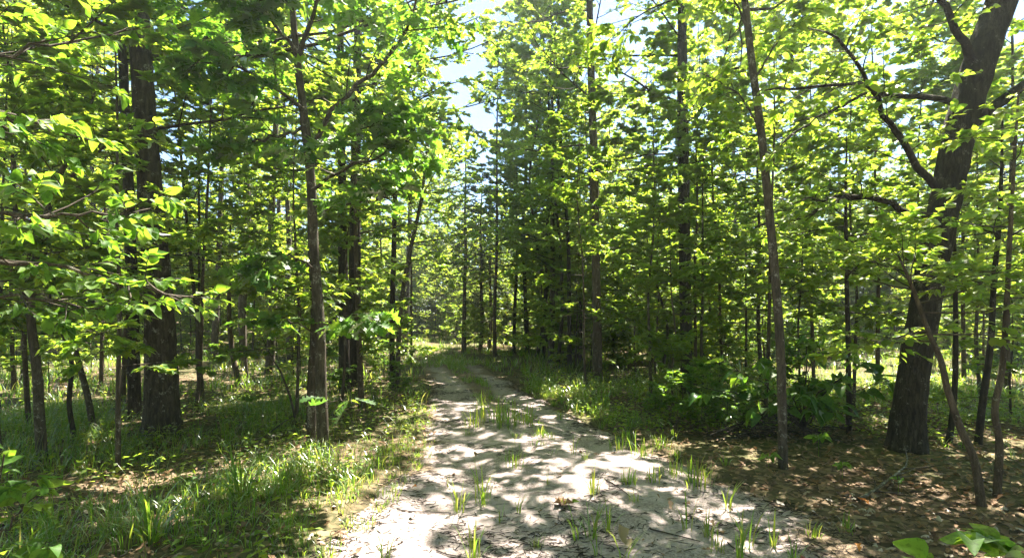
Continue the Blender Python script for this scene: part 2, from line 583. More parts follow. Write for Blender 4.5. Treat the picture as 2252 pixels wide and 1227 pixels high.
def crown_on(rng, P, r, z0, n1, L1, n2, n3, nleaf, size, elev=(.1, .6), curve=.15, tilt=.35, L2=.4, L3=.45, top_taper=.5,
             az=None, bare=.25, tip=True):
    """limbs, side branches and twigs on a stem; returns limb points, limb radii, finer tubes and leaves"""
    zz = P[:, 2]
    ts = np.linspace(z0, zz[-1] * .98, n1) + rng.normal(0, .12, n1)
    idx = np.clip(np.searchsorted(zz, ts), 0, len(zz) - 1)
    base = P[idx]; rb = r[idx]
    k = (ts - z0) / max(zz[-1] - z0, .01)
    a = np.arange(n1) * 2.399 + rng.normal(0, .4, n1) if az is None else az[0] + rng.uniform(-az[1], az[1], n1)
    el = elev[0] + (elev[1] - elev[0]) * np.clip(k, 0, 1) + rng.normal(0, .12, n1)
    d = np.stack([np.cos(a) * np.cos(el), np.sin(a) * np.cos(el), np.sin(el)], -1)
    L = L1 * (1 - (1 - top_taper) * np.clip(k, 0, 1) ** 1.5) * rng.uniform(.65, 1.15, n1)
    limbs = grow(rng, base, d, L, 7, .10, curve)
    r1 = np.minimum(rb * .45, .0075 * L + .003)
    lr = r1[:, None] * np.linspace(1, .25, 7)[None]
    br, lv = branch_out(rng, limbs, L, r1, n2, n3, nleaf, size, tilt, L2, L3, bare)
    return limbs, lr, br, lv


def branch_out(rng, limbs, L, r1, n2, n3, nleaf, size, tilt=.35, L2=.4, L3=.45, bare=.25):
    """side branches and twigs with leaves on limbs (N,K,3)"""
    def kids(par, Lp, n, f, t0, flat):
        N = len(par)
        t = t0 + (1 - t0) * (np.arange(n)[None] + rng.random((N, n))) / n
        p, tan = interp_pts(par, t)
        side = unit(np.cross(tan, np.array([0, 0, 1.0])))
        sg = np.where(np.arange(n) % 2 == 0, 1.0, -1.0)[None, :, None]
        phi = rng.uniform(.45, 1.15, (N, n, 1))
        d = tan * np.cos(phi) + side * sg * np.sin(phi)
        d = d + rng.normal(0, flat, (N, n, 3)) * np.array([.5, .5, 1])
        Lk = (Lp[:, None] * f * (1.15 - .65 * t) * rng.uniform(.6, 1.2, (N, n)))
        return p.reshape(-1, 3), d.reshape(-1, 3), Lk.ravel()
    b, d, l2 = kids(limbs, np.asarray(L), n2, L2, bare, .3)
    sec = grow(rng, b, d, l2, 5, .10, .02)
    br = [(sec, np.repeat(r1 * .45, n2)[:, None] * np.linspace(1, .3, 5)[None])]
    if n3:
        b, d, l3 = kids(sec, l2, n3, L3, .2, .3)
        tw = grow(rng, b, d, l3, 4, .1, -.03)
        br.append((tw, np.full((len(tw), 1), .0028) * np.linspace(1, .5, 4)[None]))
        ends = tw
    else:
        ends = sec
    lv = [along(rng, ends, nleaf, .1, size, tilt)]
    if n3:
        lv.append(along(rng, sec, max(2, nleaf // 2), .4, size, tilt))
    lv = [np.concatenate([x[i] for x in lv]) for i in range(3)]
    return br, lv


def view_px(P):
    Y = np.maximum(P[:, 1], .05)
    return P[:, 0] / Y * FPX + 1126, HORIZON - (P[:, 2] - CAM_H) / Y * FPX


NEAR_MESH = {}


def near_leaf(key, tmpl, mat):
    if key not in NEAR_MESH:
        rg = np.random.default_rng(hash(key) % 1000 if not isinstance(key, str) else sum(map(ord, key)))
        out = []
        for i in range(4):
            v = tmpl[0].copy()
            v[:, 2] += .1 * np.sin(v[:, 1] * 5 + rg.random() * 6) + v[:, 0] * rg.normal(0, .3) - rg.uniform(0, .3) * v[:, 1] ** 2 + rg.normal(.3, .5) * v[:, 0] ** 2 * 2
            v[:, 0] += .06 * np.sin(v[:, 1] * 3 + rg.random() * 6) * v[:, 1]
            out.append(make_mesh('leaf', v, None, tmpl[1], mat, np.full(len(v), rg.random())))
        NEAR_MESH[key] = out
    return NEAR_MESH[key]


def put_leaves(root, base, lv, tmpl, mat, key, nobj, near_tmpl=None, crown_name='crown'):
    """the leaves that show largest become leaves of their own, the rest one crown"""
    P, R, s = lv
    px, py = view_px(P)
    vis = (px > -20) & (px < 2272) & (py > -20) & (py < 1247) & (P[:, 1] > .4)
    big = np.where(vis, s / np.maximum(P[:, 1], .4), 0)
    order = np.argsort(-big)
    n = min(nobj, int(vis.sum()))
    one, rest = order[:n], order[n:]
    ms = near_leaf(key, near_tmpl or tmpl, mat)
    base = np.asarray(base)
    for c, i in enumerate(one):
        o = bpy.data.objects.new('leaf', ms[c % len(ms)])
        m4 = np.eye(4); m4[:3, :3] = R[i] * s[i]; m4[:3, 3] = P[i] - base
        o.parent = root
        o.matrix_basis = Matrix(m4.tolist())
        COL.objects.link(o)
    if len(rest):
        link(crown_name, leaves_mesh('crown', P[rest], R[rest], s[rest], tmpl, mat, base), root, 'stuff')


def hero_tree(name, label, cat, pts, rad, bark, seed, leaf=None, nobj=200, segs=16, rings=60, ridge=.05, flare=.3, ripple=7,
              stems=(), limbs=(), crown=None, extra=(), group=None, leaf_mat_='leaf', tmpl=LEAF_MID, near=LEAF_NEAR):
    """pts: 3-D stem points, foot first. limbs: [(points, r0, r1, n2, n3, nleaf, L2)]. crown / extra: dicts for crown_on"""
    rng = np.random.default_rng(seed)
    pts = [np.array(p, float) for p in pts]
    base = pts[0].copy(); base[2] = float(surf(base[0], base[1])) - .03
    pts[0] = base.copy()
    root = tag(empty(name, base), label, cat, group)
    V, Q, P, r = trunk_tube(pts, rad, segs, rings, ridge, flare, seed, ripple)
    link('trunk', make_mesh('trunk', V - base, Q, None, bark), root)
    for sp, sr in stems:
        sp = [np.array(p, float) for p in sp]
        sp[0][2] = float(surf(sp[0][0], sp[0][1])) - .03
        V, Q, P2, r2 = trunk_tube(sp, sr, segs, rings, ridge, flare, seed + 5, ripple)
        link('trunk', make_mesh('trunk', V - base, Q, None, bark), root)
    fine = Geo(); leaves = []
    for lp, r0, r1, n2, n3, nl, L2 in limbs:
        K = 16
        lp = resample(lp, K)
        lp[1:-1] += rng.normal(0, .012, (K - 2, 3))
        rr = np.linspace(r0, r1, K)
        V, Q = tubes(lp[None], rr[None], 8)
        link('limb', make_mesh('limb', V - base, Q, None, bark), root)
        L = np.array([np.linalg.norm(np.diff(lp, axis=0), axis=1).sum()])
        if n2:
            br, lv = branch_out(rng, lp[None], L, np.array([min(r0, .02)]), n2, n3, nl, leaf or .1, .4, L2, .45, .2)
            for p, q in br:
                fine.add(*tubes(p, q, 3))
            leaves.append(lv)
    for c in ([crown] if crown else []) + list(extra):
        lb, lr, br, lv = crown_on(rng, P, r, size=leaf or .1, **c)
        for i in range(len(lb)):
            px, py = view_px(lb[i])
            if lr[i, 0] > .008 and (py.max() > -30) and px.max() > 0 and px.min() < 2252:
                V, Q = tubes(lb[i:i + 1], lr[i:i + 1], 6)
                link('limb', make_mesh('limb', V - base, Q, None, bark), root)
            else:
                fine.add(*tubes(lb[i:i + 1], lr[i:i + 1], 5))
        for p, q in br:
            fine.add(*tubes(p, q, 3))
        leaves.append(lv)
    if fine.n:
        link('twigs', fine.mesh('twigs', M['twig'], base), root, 'stuff')
    if leaves:
        lv = [np.concatenate([x[i] for x in leaves]) for i in range(3)]
        if base[1] > 5.0 and tmpl is LEAF_MID:
            tmpl = LEAF_FAR
        put_leaves(root, base, lv, tmpl, M[leaf_mat_], leaf_mat_ + name, nobj, near)
    return root


def PX(seq, Y):
    """pixel track -> stem points; Y a depth or a pair of depths foot to tip"""
    n = len(seq)
    ys = np.linspace(*Y, n) if isinstance(Y, tuple) else [Y] * n
    return [pix(x, y, d) for (x, y), d in zip(seq, ys)]


# big flaky-barked oak left of the track
hero_tree('oak_tree', 'thick dark oak trunk with flaky lichen-spotted bark standing in the grass', 'tree',
          PX([(358, 957), (354, 800), (348, 650), (335, 480), (322, 300), (312, 150), (305, 0)], 6.8) + [np.array([-5.0, 6.9, 8.5]), np.array([-5.2, 7.2, 13.5])],
          [.195, .178, .16, .146, .135, .125, .115, .08, .03], M['bark_oak'], 11, leaf=.095, nobj=120, segs=44, rings=170, ridge=.05, flare=.32, ripple=11,
          crown=dict(z0=5.0, n1=30, L1=4.2, n2=9, n3=4, nleaf=24), extra=[dict(z0=2.7, n1=7, L1=1.6, n2=6, n3=3, nleaf=7, elev=(-.1, .25))])
hero_tree('oak_tree', 'mid-sized trunk with sunlit flaky bark close behind the thick dark oak', 'tree',
          PX([(296, 925), (294, 800), (290, 650), (282, 400), (268, 100), (255, -200)], 7.7) + [np.array([-5.8, 7.8, 12])],
          [.088, .082, .075, .066, .055, .045, .02], M['bark_oak'], 12, leaf=.09, nobj=80, segs=28, rings=120, ridge=.05,
          crown=dict(z0=4.3, n1=24, L1=3.0, n2=8, n3=4, nleaf=24), extra=[dict(z0=2.4, n1=6, L1=1.5, n2=6, n3=3, nleaf=7, elev=(-.1, .2))])

# twin-stemmed white oak beside the track, big lobed leaves
tw = [(712, 1002), (706, 850), (703, 720), (691, 560), (684, 400), (668, 250), (650, 100), (640, -60)]
hero_tree('white_oak', 'twin-stemmed slim oak with big lobed leaves at the edge of the sandy track', 'tree',
          PX(tw, (5.8, 5.5)) + [pix(630, -400, 5.4)], [.068, .062, .06, .055, .05, .044, .034, .028, .012], M['bark_grey'], 21, leaf=.19, nobj=290, segs=26, rings=130,
          ridge=.045, flare=.25, ripple=8,
          stems=[(PX([(683, 962), (688, 850), (693, 740), (694, 640), (690, 560)], (6.1, 5.66)), [.055, .05, .045, .042, .035])],
          limbs=[(PX([(682, 330), (720, 255), (790, 190), (850, 130), (890, 70), (912, 5), (930, -60)], (5.6, 4.7)), .028, .008, 12, 3, 6, .42),
                 (PX([(655, 130), (690, 30), (720, -60), (760, -150)], (5.5, 5.0)), .024, .008, 11, 3, 6, .45),
                 (PX([(668, 240), (600, 190), (520, 150), (440, 130)], (5.5, 4.6)), .022, .006, 11, 3, 6, .42),
                 (PX([(655, 120), (610, 60), (560, 20), (500, -20)], (5.5, 4.8)), .02, .006, 11, 3, 6, .45),
                 (PX([(684, 420), (760, 370), (840, 340), (930, 300)], (5.6, 5.0)), .02, .006, 11, 3, 6, .42),
                 (PX([(692, 590), (640, 560), (590, 570), (560, 600)], (5.6, 5.0)), .014, .005, 8, 2, 6, .4),
                 (PX([(702, 730), (740, 700), (790, 690), (820, 700)], (5.7, 5.2)), .010, .004, 7, 2, 5, .4),
                 (PX([(704, 740), (660, 715), (610, 700), (580, 705)], (5.7, 5.3)), .010, .004, 7, 2, 5, .4),
                 (PX([(672, 280), (610, 300), (540, 320), (470, 330)], (5.5, 4.9)), .018, .006, 10, 3, 6, .4),
                 (PX([(688, 470), (750, 450), (820, 440), (880, 430)], (5.6, 5.1)), .016, .005, 9, 2, 6, .4),
                 (PX([(676, 340), (740, 300), (800, 280), (860, 250)], (5.5, 5.0)), .018, .005, 10, 3, 6, .4),
                 (PX([(708, 900), (730, 885), (760, 880), (785, 888)], (5.75, 5.4)), .006, .003, 3, 0, 5, .3)],
          crown=dict(z0=4.6, n1=16, L1=2.3, n2=7, n3=2, nleaf=7), leaf_mat_='leaf_oak', tmpl=LEAF_OAK, near=LEAF_OAK)

# stems between the twin oak and the track
hero_tree('sapling', 'slim bare grey-brown stem between twin-stemmed oak and track', 'tree',
          PX([(795, 892), (790, 760), (785, 640), (782, 480), (784, 300), (780, 100)], 9.0), [.052, .046, .04, .036, .03, .015], M['bark_brown'], 31, leaf=.1, nobj=40,
          segs=12, crown=dict(z0=3.0, n1=14, L1=1.7, n2=6, n3=3, nleaf=10))
hero_tree('oak_tree', 'dark straight trunk, slimmer of the pair behind the twin-stemmed oak', 'tree',
          PX([(758, 862), (756, 700), (753, 500), (750, 250), (748, 0)], 10.6) + [np.array([-3.6, 10.7, 13])], [.11, .098, .088, .078, .065, .02], M['bark_dark'], 32, leaf=.095, nobj=30,
          segs=20, rings=90, crown=dict(z0=4.0, n1=26, L1=3.2, n2=8, n3=4, nleaf=24))
hero_tree('oak_tree', 'dark thick trunk, stouter of the pair behind the twin-stemmed oak', 'tree',
          PX([(779, 852), (780, 700), (781, 500), (784, 250), (788, 0)], 11.1) + [np.array([-3.3, 11.2, 14])], [.14, .128, .112, .1, .08, .02], M['bark_dark'], 33, leaf=.095, nobj=30,
          segs=20, rings=90, crown=dict(z0=4.4, n1=26, L1=3.6, n2=8, n3=4, nleaf=24))
hero_tree('sapling', 'straight dark sapling stem on the grassy edge of the track', 'tree',
          PX([(864, 852), (862, 720), (866, 560), (870, 380), (874, 200)], 11.0), [.065, .058, .052, .045, .015], M['bark_dark'], 34, leaf=.1, nobj=20, segs=12,
          crown=dict(z0=3.3, n1=14, L1=1.9, n2=6, n3=3, nleaf=10))
hero_tree('sapling', 'sapling stem on the grassy track edge curving away over the track', 'tree',
          PX([(875, 858), (877, 740), (886, 640), (905, 540), (928, 430), (940, 300)], 10.8), [.06, .054, .05, .044, .036, .012], M['bark_grey'], 35, leaf=.1, nobj=20, segs=12,
          crown=dict(z0=3.2, n1=14, L1=1.9, n2=6, n3=3, nleaf=10))

# right of the track
hero_tree('pine_tree', 'straight brown trunk with pale peeled bark at its foot', 'tree',
          PX([(1314, 836), (1313, 700), (1310, 550), (1306, 350), (1300, 150), (1297, 0)], 12.4) + [np.array([1.9, 12.4, 14])], [.12, .108, .102, .095, .085, .078, .02], M['bark_brown'], 41,
          leaf=.095, nobj=30, segs=22, rings=100, crown=dict(z0=4.2, n1=26, L1=2.9, n2=8, n3=4, nleaf=13, elev=(-.05, .5)))
hero_tree('oak_tree', 'straight near-black trunk rising from bright green undergrowth', 'tree',
          PX([(1511, 872), (1508, 700), (1504, 450), (1501, 200), (1500, 0)], 10.0) + [np.array([3.35, 10.1, 13])], [.125, .112, .105, .098, .085, .02], M['bark_dark'], 42,
          leaf=.095, nobj=40, segs=22, rings=100, crown=dict(z0=4.4, n1=24, L1=3.2, n2=8, n3=4, nleaf=13), extra=[dict(z0=3.2, n1=4, L1=1.2, n2=4, n3=2, nleaf=6)])
hero_tree('sapling', 'tall slender grey stem leaning toward the track beside the brush pile', 'tree',
          PX([(1722, 1032), (1719, 850), (1712, 700), (1695, 500), (1675, 300), (1655, 150), (1638, 0), (1615, -200)], 5.3) + [pix(1590, -500, 5.4), np.array([2.3, 5.6, 9.6])],
          [.047, .045, .044, .042, .038, .035, .032, .028, .022, .008], M['bark_grey'], 43, leaf=.10, nobj=200, segs=18, rings=110, ridge=.03, flare=.15,
          limbs=[(PX([(1672, 290), (1640, 230), (1600, 190), (1540, 160)], (5.3, 4.9)), .012, .004, 7, 2, 6, .4),
                 (PX([(1660, 180), (1700, 110), (1740, 60), (1790, 20)], (5.3, 5.0)), .012, .004, 7, 2, 6, .4),
                 (PX([(1645, 60), (1610, -10), (1560, -60), (1500, -90)], (5.3, 4.9)), .012, .004, 7, 2, 6, .4)],
          crown=dict(z0=4.8, n1=36, L1=2.7, n2=8, n3=3, nleaf=18))  # unseen crown above the frame, enlarged to throw shade on the foreground sand
bo = [(1992, 998), (2002, 870), (2026, 720), (2056, 560), (2084, 420), (2110, 290), (2150, 150), (2203, 0), (2245, -120)]
hero_tree('leaning_oak', 'big dark oak leaning away from the track with long crooked limbs', 'tree',
          PX(bo, 5.9) + [pix(2330, -400, 6.2), pix(2380, -1000, 6.6)], [.185, .158, .152, .148, .146, .15, .15, .14, .12, .08, .02], M['bark_dark'], 51,
          leaf=.088, nobj=290, segs=44, rings=180, ridge=.055, flare=.16, ripple=9,
          limbs=[(PX([(2050, 475), (2000, 470), (1960, 445), (1900, 432), (1850, 440), (1790, 470), (1720, 488), (1660, 500)], (5.9, 5.6)), .042, .010, 10, 3, 9, .3),
                 (PX([(1900, 434), (1850, 432), (1810, 440), (1770, 436)], (5.7, 5.2)), .022, .008, 5, 2, 6, .4),
                 (PX([(2075, 425), (2030, 380), (1985, 310), (1950, 260), (1915, 190), (1870, 120), (1815, 70)], (5.9, 5.3)), .045, .012, 11, 3, 9, .32),
                 (PX([(2112, 240), (2070, 218), (2010, 215), (1960, 212), (1900, 190), (1830, 188), (1750, 195), (1680, 200)], (5.9, 5.0)), .038, .009, 11, 3, 9, .3),
                 (PX([(1905, 205), (1860, 230), (1800, 260), (1740, 300), (1690, 350)], (5.3, 4.9)), .016, .005, 8, 3, 8, .38),
                 (PX([(2125, 285), (2185, 235), (2250, 190), (2330, 140), (2420, 60)], (5.9, 5.9)), .07, .035, 8, 3, 6, .35),
                 (PX([(2150, 150), (2110, 80), (2070, 0), (2020, -80)], (5.9, 5.2)), .05, .02, 8, 3, 6, .4)],
          crown=dict(z0=5.2, n1=26, L1=4.2, n2=8, n3=4, nleaf=17))
hero_tree('sapling', 'thin upright sapling behind the broad-leaved bush by leaning oak', 'tree',
          PX([(1868, 955), (1866, 800), (1862, 620), (1860, 450), (1862, 300)], 6.9), [.034, .03, .026, .02, .008], M['bark_dark'], 52, leaf=.095, nobj=120, segs=10,
          crown=dict(z0=1.7, n1=14, L1=1.2, n2=6, n3=3, nleaf=7, elev=(.0, .4)))
hero_tree('sapling', 'crooked sapling bending toward the leaning oak from the leaf litter', 'tree',
          PX([(2160, 1112), (2142, 1010), (2112, 940), (2085, 860), (2068, 790), (2040, 725), (2010, 640), (1975, 560)], (4.27, 4.6)), [.034, .031, .029, .027, .024, .02, .016, .008],
          M['bark_brown'], 53, leaf=.085, nobj=110, segs=12, crown=dict(z0=1.4, n1=18, L1=1.1, n2=7, n3=2, nleaf=8, elev=(-.1, .4)))
hero_tree('sapling', 'thin stem just beside the crooked sapling in leaf litter', 'tree',
          PX([(2192, 1092), (2198, 980), (2188, 900), (2205, 800), (2215, 650), (2225, 450), (2240, 200)], 4.45), [.03, .027, .025, .023, .02, .016, .008], M['bark_brown'], 54, leaf=.085, nobj=110, segs=12,
          crown=dict(z0=1.8, n1=12, L1=1.0, n2=6, n3=2, nleaf=7, elev=(0, .4)))
hero_tree('sapling', 'dark slender sapling right behind the foot of leaning oak', 'tree',
          PX([(2086, 985), (2098, 880), (2102, 760), (2100, 600), (2095, 400)], 6.3), [.036, .032, .028, .024, .01], M['bark_dark'], 55, leaf=.09, nobj=60, segs=10,
          crown=dict(z0=1.9, n1=12, L1=1.2, n2=6, n3=3, nleaf=7, elev=(0, .4)))
hero_tree('sapling', 'wavy dark sapling in the sunny gap beyond the leaning oak', 'tree',
          PX([(2150, 980), (2163, 870), (2178, 760), (2186, 620), (2200, 450), (2205, 250)], 6.3), [.04, .037, .034, .03, .024, .01], M['bark_dark'], 56, leaf=.09, nobj=80, segs=12,
          crown=dict(z0=1.9, n1=14, L1=1.3, n2=6, n3=3, nleaf=7, elev=(0, .4)))

# left saplings
hero_tree('sapling', 'knobbly grey sapling with forking top in front of the sunny clearing', 'tree',
          PX([(92, 1012), (86, 900), (80, 800), (68, 700), (74, 600), (95, 500), (130, 390), (170, 315), (210, 200)], 5.6), [.05, .046, .042, .038, .034, .03, .026, .02, .01], M['bark_grey'], 61, leaf=.1, nobj=160,
          segs=16, rings=90, ridge=.06, flare=.2,
          limbs=[(PX([(75, 610), (55, 545), (20, 520), (-40, 490)], (5.6, 5.2)), .02, .006, 6, 2, 7, .4), (PX([(120, 410), (200, 350), (270, 300), (350, 280)], (5.6, 5.2)), .018, .005, 7, 2, 7, .4)],
          crown=dict(z0=1.8, n1=14, L1=1.4, n2=6, n3=3, nleaf=7, elev=(-.1, .4)))
hero_tree('sapling', 'leaning thin grey sapling with bare crooked twigs before the clearing', 'tree',
          PX([(207, 948), (190, 860), (168, 780), (150, 720), (130, 640), (122, 540)], 6.9), [.042, .038, .033, .028, .022, .01], M['bark_grey'], 62, leaf=.1, nobj=60, segs=12,
          crown=dict(z0=1.5, n1=12, L1=1.3, n2=6, n3=2, nleaf=6, elev=(-.1, .35)))
hero_tree('sapling', 'crooked dark sapling next to the leaning thin grey sapling', 'tree',
          PX([(168, 975), (152, 890), (158, 800), (140, 740), (110, 660), (125, 560)], 6.3), [.03, .027, .024, .02, .016, .008], M['bark_dark'], 63, leaf=.1, nobj=60, segs=10,
          crown=dict(z0=1.4, n1=12, L1=1.2, n2=6, n3=2, nleaf=6, elev=(-.1, .35)))
hero_tree('sapling', 'thin dark leaning stem in shaded grass, bent at its foot', 'tree',
          PX([(526, 842), (512, 780), (504, 700), (505, 600), (507, 480)], 11.8), [.06, .055, .05, .04, .015], M['bark_brown'], 64, leaf=.1, nobj=10, segs=10,
          crown=dict(z0=2.0, n1=14, L1=1.8, n2=6, n3=3, nleaf=7, elev=(-.1, .35)))
hero_tree('sapling', 'pair-leaning dead thin stem near the foot of twin-stemmed oak', 'tree',
          PX([(655, 945), (640, 880), (618, 820), (600, 790), (575, 740)], 7.0), [.018, .016, .013, .01, .005], M['dead_twig'], 65, leaf=.09, nobj=10, segs=8,
          crown=dict(z0=1.1, n1=6, L1=.6, n2=4, n3=0, nleaf=1, elev=(0, .5)))
hero_tree('sapling', 'thin dark sapling pole just left by the twin-stemmed oak foot', 'tree',
          PX([(676, 945), (680, 820), (686, 700), (680, 560), (675, 400)], 7.1), [.022, .02, .018, .015, .006], M['bark_dark'], 66, leaf=.1, nobj=60, segs=8,
          crown=dict(z0=1.7, n1=12, L1=1.2, n2=6, n3=2, nleaf=7, elev=(-.1, .3)))


# ------------------------------------------------------------------ kinds of trees that repeat
def kind_tree(seed, H, r0, z0, L1, n1, n2, n3, nleaf, size, bark, leafm, lean=.25, elev=(.05, .6), tilt=.35, top_taper=.5, segs=9, curve=.15, tmpl=LEAF_FAR, L2=.4):
    rng = np.random.default_rng(seed)
    K = 7
    p = np.zeros((K, 3)); p[:, 2] = np.linspace(0, H, K)
    p[1:, :2] = np.cumsum(rng.normal(0, lean * H / 40, (K - 1, 2)), axis=0)
    V, Q, P, r = trunk_tube(p, np.linspace(r0, r0 * .15, K), segs, 40, .03, .22, seed, 5)
    tr = make_mesh('trunk', V - np.array([0, 0, .05]), Q, None, M[bark])
    lb, lr, br, lv = crown_on(rng, P, r, z0, n1, L1, n2, n3, nleaf, size, elev, curve, tilt, L2, .45, top_taper)
    g = Geo(); g.add(*tubes(lb, lr, 5))
    g.add(*tubes(br[0][0], br[0][1], 3))
    return dict(trunk=tr, branchwork=g.mesh('branchwork', M['twig']), crown=leaves_mesh('crown', *lv, tmpl, M[leafm]), H=H, r=r0)


TALL = [kind_tree(101, 15, .11, 3.6, 3.8, 32, 9, 4, 23, 0.123, 'bark_brown', 'leaf_canopy'),
        kind_tree(102, 17, .13, 4.6, 4.2, 32, 9, 4, 23, 0.127, 'bark_oak', 'leaf_canopy'),
        kind_tree(103, 14, .095, 3.0, 3.2, 34, 9, 4, 21, 0.123, 'bark_brown', 'leaf'),
        kind_tree(104, 16, .115, 4.0, 3.6, 34, 9, 4, 21, 0.123, 'bark_grey', 'leaf')]
SPARSE = kind_tree(105, 16, .15, 7.5, 2.8, 14, 7, 3, 16, 0.107, 'bark_grey', 'leaf')
YOUNG = [kind_tree(111, 6.0, .03, 1.3, 1.5, 22, 7, 3, 23, 0.097, 'bark_grey', 'leaf', elev=(-.05, .45), tilt=.28),
         kind_tree(112, 7.5, .036, 1.9, 1.9, 24, 7, 3, 23, 0.100, 'bark_brown', 'leaf', elev=(0, .5), tilt=.28),
         kind_tree(113, 5.0, .024, .9, 1.3, 20, 7, 3, 23, 0.086, 'bark_brown', 'leaf', elev=(-.1, .4), tilt=.25),
         kind_tree(114, 9.0, .046, 2.6, 2.1, 26, 7, 3, 23, 0.100, 'bark_brown', 'leaf_canopy', elev=(.05, .6)),
         kind_tree(115, 8.0, .04, 2.2, 1.8, 24, 7, 3, 23, 0.100, 'bark_grey', 'leaf', elev=(0, .5))]
POLE = [kind_tree(121, 10, .06, 2.4, 1.5, 28, 7, 3, 23, 0.094, 'bark_dark', 'leaf', elev=(.1, .7)),
        kind_tree(122, 11, .07, 2.8, 1.6, 28, 7, 3, 23, 0.098, 'bark_brown', 'leaf_canopy', elev=(.1, .7)),
        kind_tree(123, 9, .05, 2.2, 1.5, 28, 7, 3, 23, 0.094, 'bark_dark', 'leaf', elev=(.1, .7), lean=1.1)]
SHRUB = [kind_tree(131, 1.5, .014, .2, .75, 12, 6, 3, 7, .1, 'twig', 'leaf', elev=(.2, .8), tilt=.3, segs=5),
         kind_tree(132, 2.2, .018, .3, .9, 14, 6, 3, 7, .105, 'twig', 'leaf', elev=(.1, .7), tilt=.28, segs=5),
         kind_tree(133, .9, .01, .1, .5, 10, 5, 3, 6, .085, 'twig', 'leaf_bright', elev=(.3, .9), tilt=.3, segs=5)]
THICKET = [kind_tree(151, 3.6, .03, .25, 1.7, 26, 7, 3, 21, 0.103, 'twig', 'leaf', elev=(-.05, .7), tilt=.3, segs=5),
           kind_tree(152, 4.6, .035, .4, 1.9, 28, 7, 3, 21, 0.107, 'twig', 'leaf_canopy', elev=(-.05, .7), tilt=.3, segs=5)]
CEDAR = [kind_tree(141, 9, .11, 2.2, 1.9, 38, 7, 4, 7, .085, 'bark_brown', 'needle', elev=(-.15, .3), tilt=.6, top_taper=.15, curve=-.1),
         kind_tree(142, 8, .09, 1.8, 1.7, 36, 7, 4, 7, .085, 'bark_brown', 'needle', elev=(-.2, .3), tilt=.6, top_taper=.15, curve=-.1)]


def put(kind, name, label, cat, group, x, y, s=1.0, rz=None, tilt=(0, 0), rng=RNG):
    rz = rng.uniform(0, 6.28) if rz is None else rz
    root = tag(empty(name, (x, y, float(surf(x, y)) - .02), rz, tilt, s), label, cat, group)
    for part in ('trunk', 'branchwork', 'crown'):
        link(part, kind[part], root, None if part == 'trunk' else 'stuff')
    return root


# poles and cedars where the track bends away: (px, base py, trunk width px, tilt)
for px, py, w, k, tl in [(1088, 786, 9, 1, 0), (1130, 776, 8, 0, .02), (1160, 778, 11, 0, -.02), (1178, 792, 9, 2, -.03), (1196, 787, 8, 0, .0),
                         (1226, 806, 9, 2, -.10), (1253, 815, 11, 0, .03), (1214, 790, 6, 2, -.06), (1306, 822, 7, 0, 0), (1275, 800, 6, 1, .02),
                         (1350, 800, 8, 1, .07), (1240, 782, 8, 1, -.06), (1455, 820, 6, 2, .05)]:
    Y = gdepth(py); K = POLE[k]
    s = (w / 2 / FPX * Y) / K['r']; s = min(max(s, .8), 1.5)
    put(K, 'pole_tree', 'slim dark pole of a young tree in the stand where the track bends', 'tree', 'slim poles where the track bends', (px - 1126) / FPX * Y, Y, s, tilt=(0, tl))
for px, py, k, s in [(1020, 776, 0, .95), (1056, 773, 1, 1.0), (1075, 766, 0, .85)]:
    Y = gdepth(py)
    put(CEDAR[k], 'cedar_tree', 'dark dense evergreen at the bend of the track', 'tree', 'dark evergreens at the bend', (px - 1126) / FPX * Y, Y, s)
for px, py, w, k in [(536, 806, 18, 1), (592, 822, 20, 3), (890, 768, 14, 2), (820, 775, 10, 0), (640, 800, 12, 2), (470, 800, 12, 0)]:
    Y = gdepth(py); K = SPARSE
    put(K, 'forest_tree', 'grey upright forest trunk on the twin-stemmed oak side of the track', 'tree', 'upright trunks beyond the twin-stemmed oak', (px - 1126) / FPX * Y, Y, min(max((w / 2 / FPX * Y) / K['r'], .75), 1.15))
for px, py, w, k in [(432, 902, 9, 0), (440, 880, 8, 2), (270, 884, 10, 1), (222, 850, 8, 1), (905, 800, 8, 0), (842, 790, 7, 2), (545, 830, 6, 2), (30, 860, 9, 1), (50, 840, 8, 0)]:
    Y = gdepth(py); K = YOUNG[3] if k == 1 else YOUNG[4 if k else 1]
    put(K, 'young_tree', 'thin-stemmed young tree in the grass on the twin-stemmed oak side', 'tree', 'thin young trees on the oak side', (px - 1126) / FPX * Y, Y, min(max((w / 2 / FPX * Y) / K['r'], .7), 1.2))
for px, py, w, k in [(1530, 862, 8, 1), (1546, 866, 7, 4), (1592, 830, 8, 1), (1640, 830, 6, 0), (1676, 838, 9, 4), (1440, 835, 7, 2), (1400, 820, 6, 2), (1790, 850, 8, 3),
                     (1930, 850, 9, 1), (2010, 860, 8, 4), (2215, 860, 14, 3), (2120, 850, 9, 1), (1760, 900, 6, 0), (1480, 900, 5, 2)]:
    Y = gdepth(py); K = YOUNG[k]
    put(K, 'young_tree', 'thin-stemmed young tree in the thicket on the leaning oak side', 'tree', 'thin young trees on the leaning oak side', (px - 1126) / FPX * Y, Y, min(max((w / 2 / FPX * Y) / K['r'], .7), 1.2))

# scattered forest
rs = np.random.default_rng(2024)
FIXED = [(-4.6, 6.8), (-5.7, 7.7), (-2.1, 5.8), (-3.4, 10.7), (2.0, 12.4), (3.4, 10.0), (2.8, 5.3), (4.5, 5.9)]


def clear_of(x, y, d):
    return all((x - a) ** 2 + (y - b) ** 2 > d * d for a, b in FIXED)


def in_gap(x, y, gaps):
    return any(((x - gx) / a) ** 2 + ((y - gy) / b) ** 2 < 1 for gx, gy, a, b in gaps)


def glade(x, y):
    return .5 + .3 * math.sin(x * .42 + 1.7 * math.sin(y * .21)) + .25 * math.sin(y * .47 + 1.3 * math.sin(x * .27 + 2))


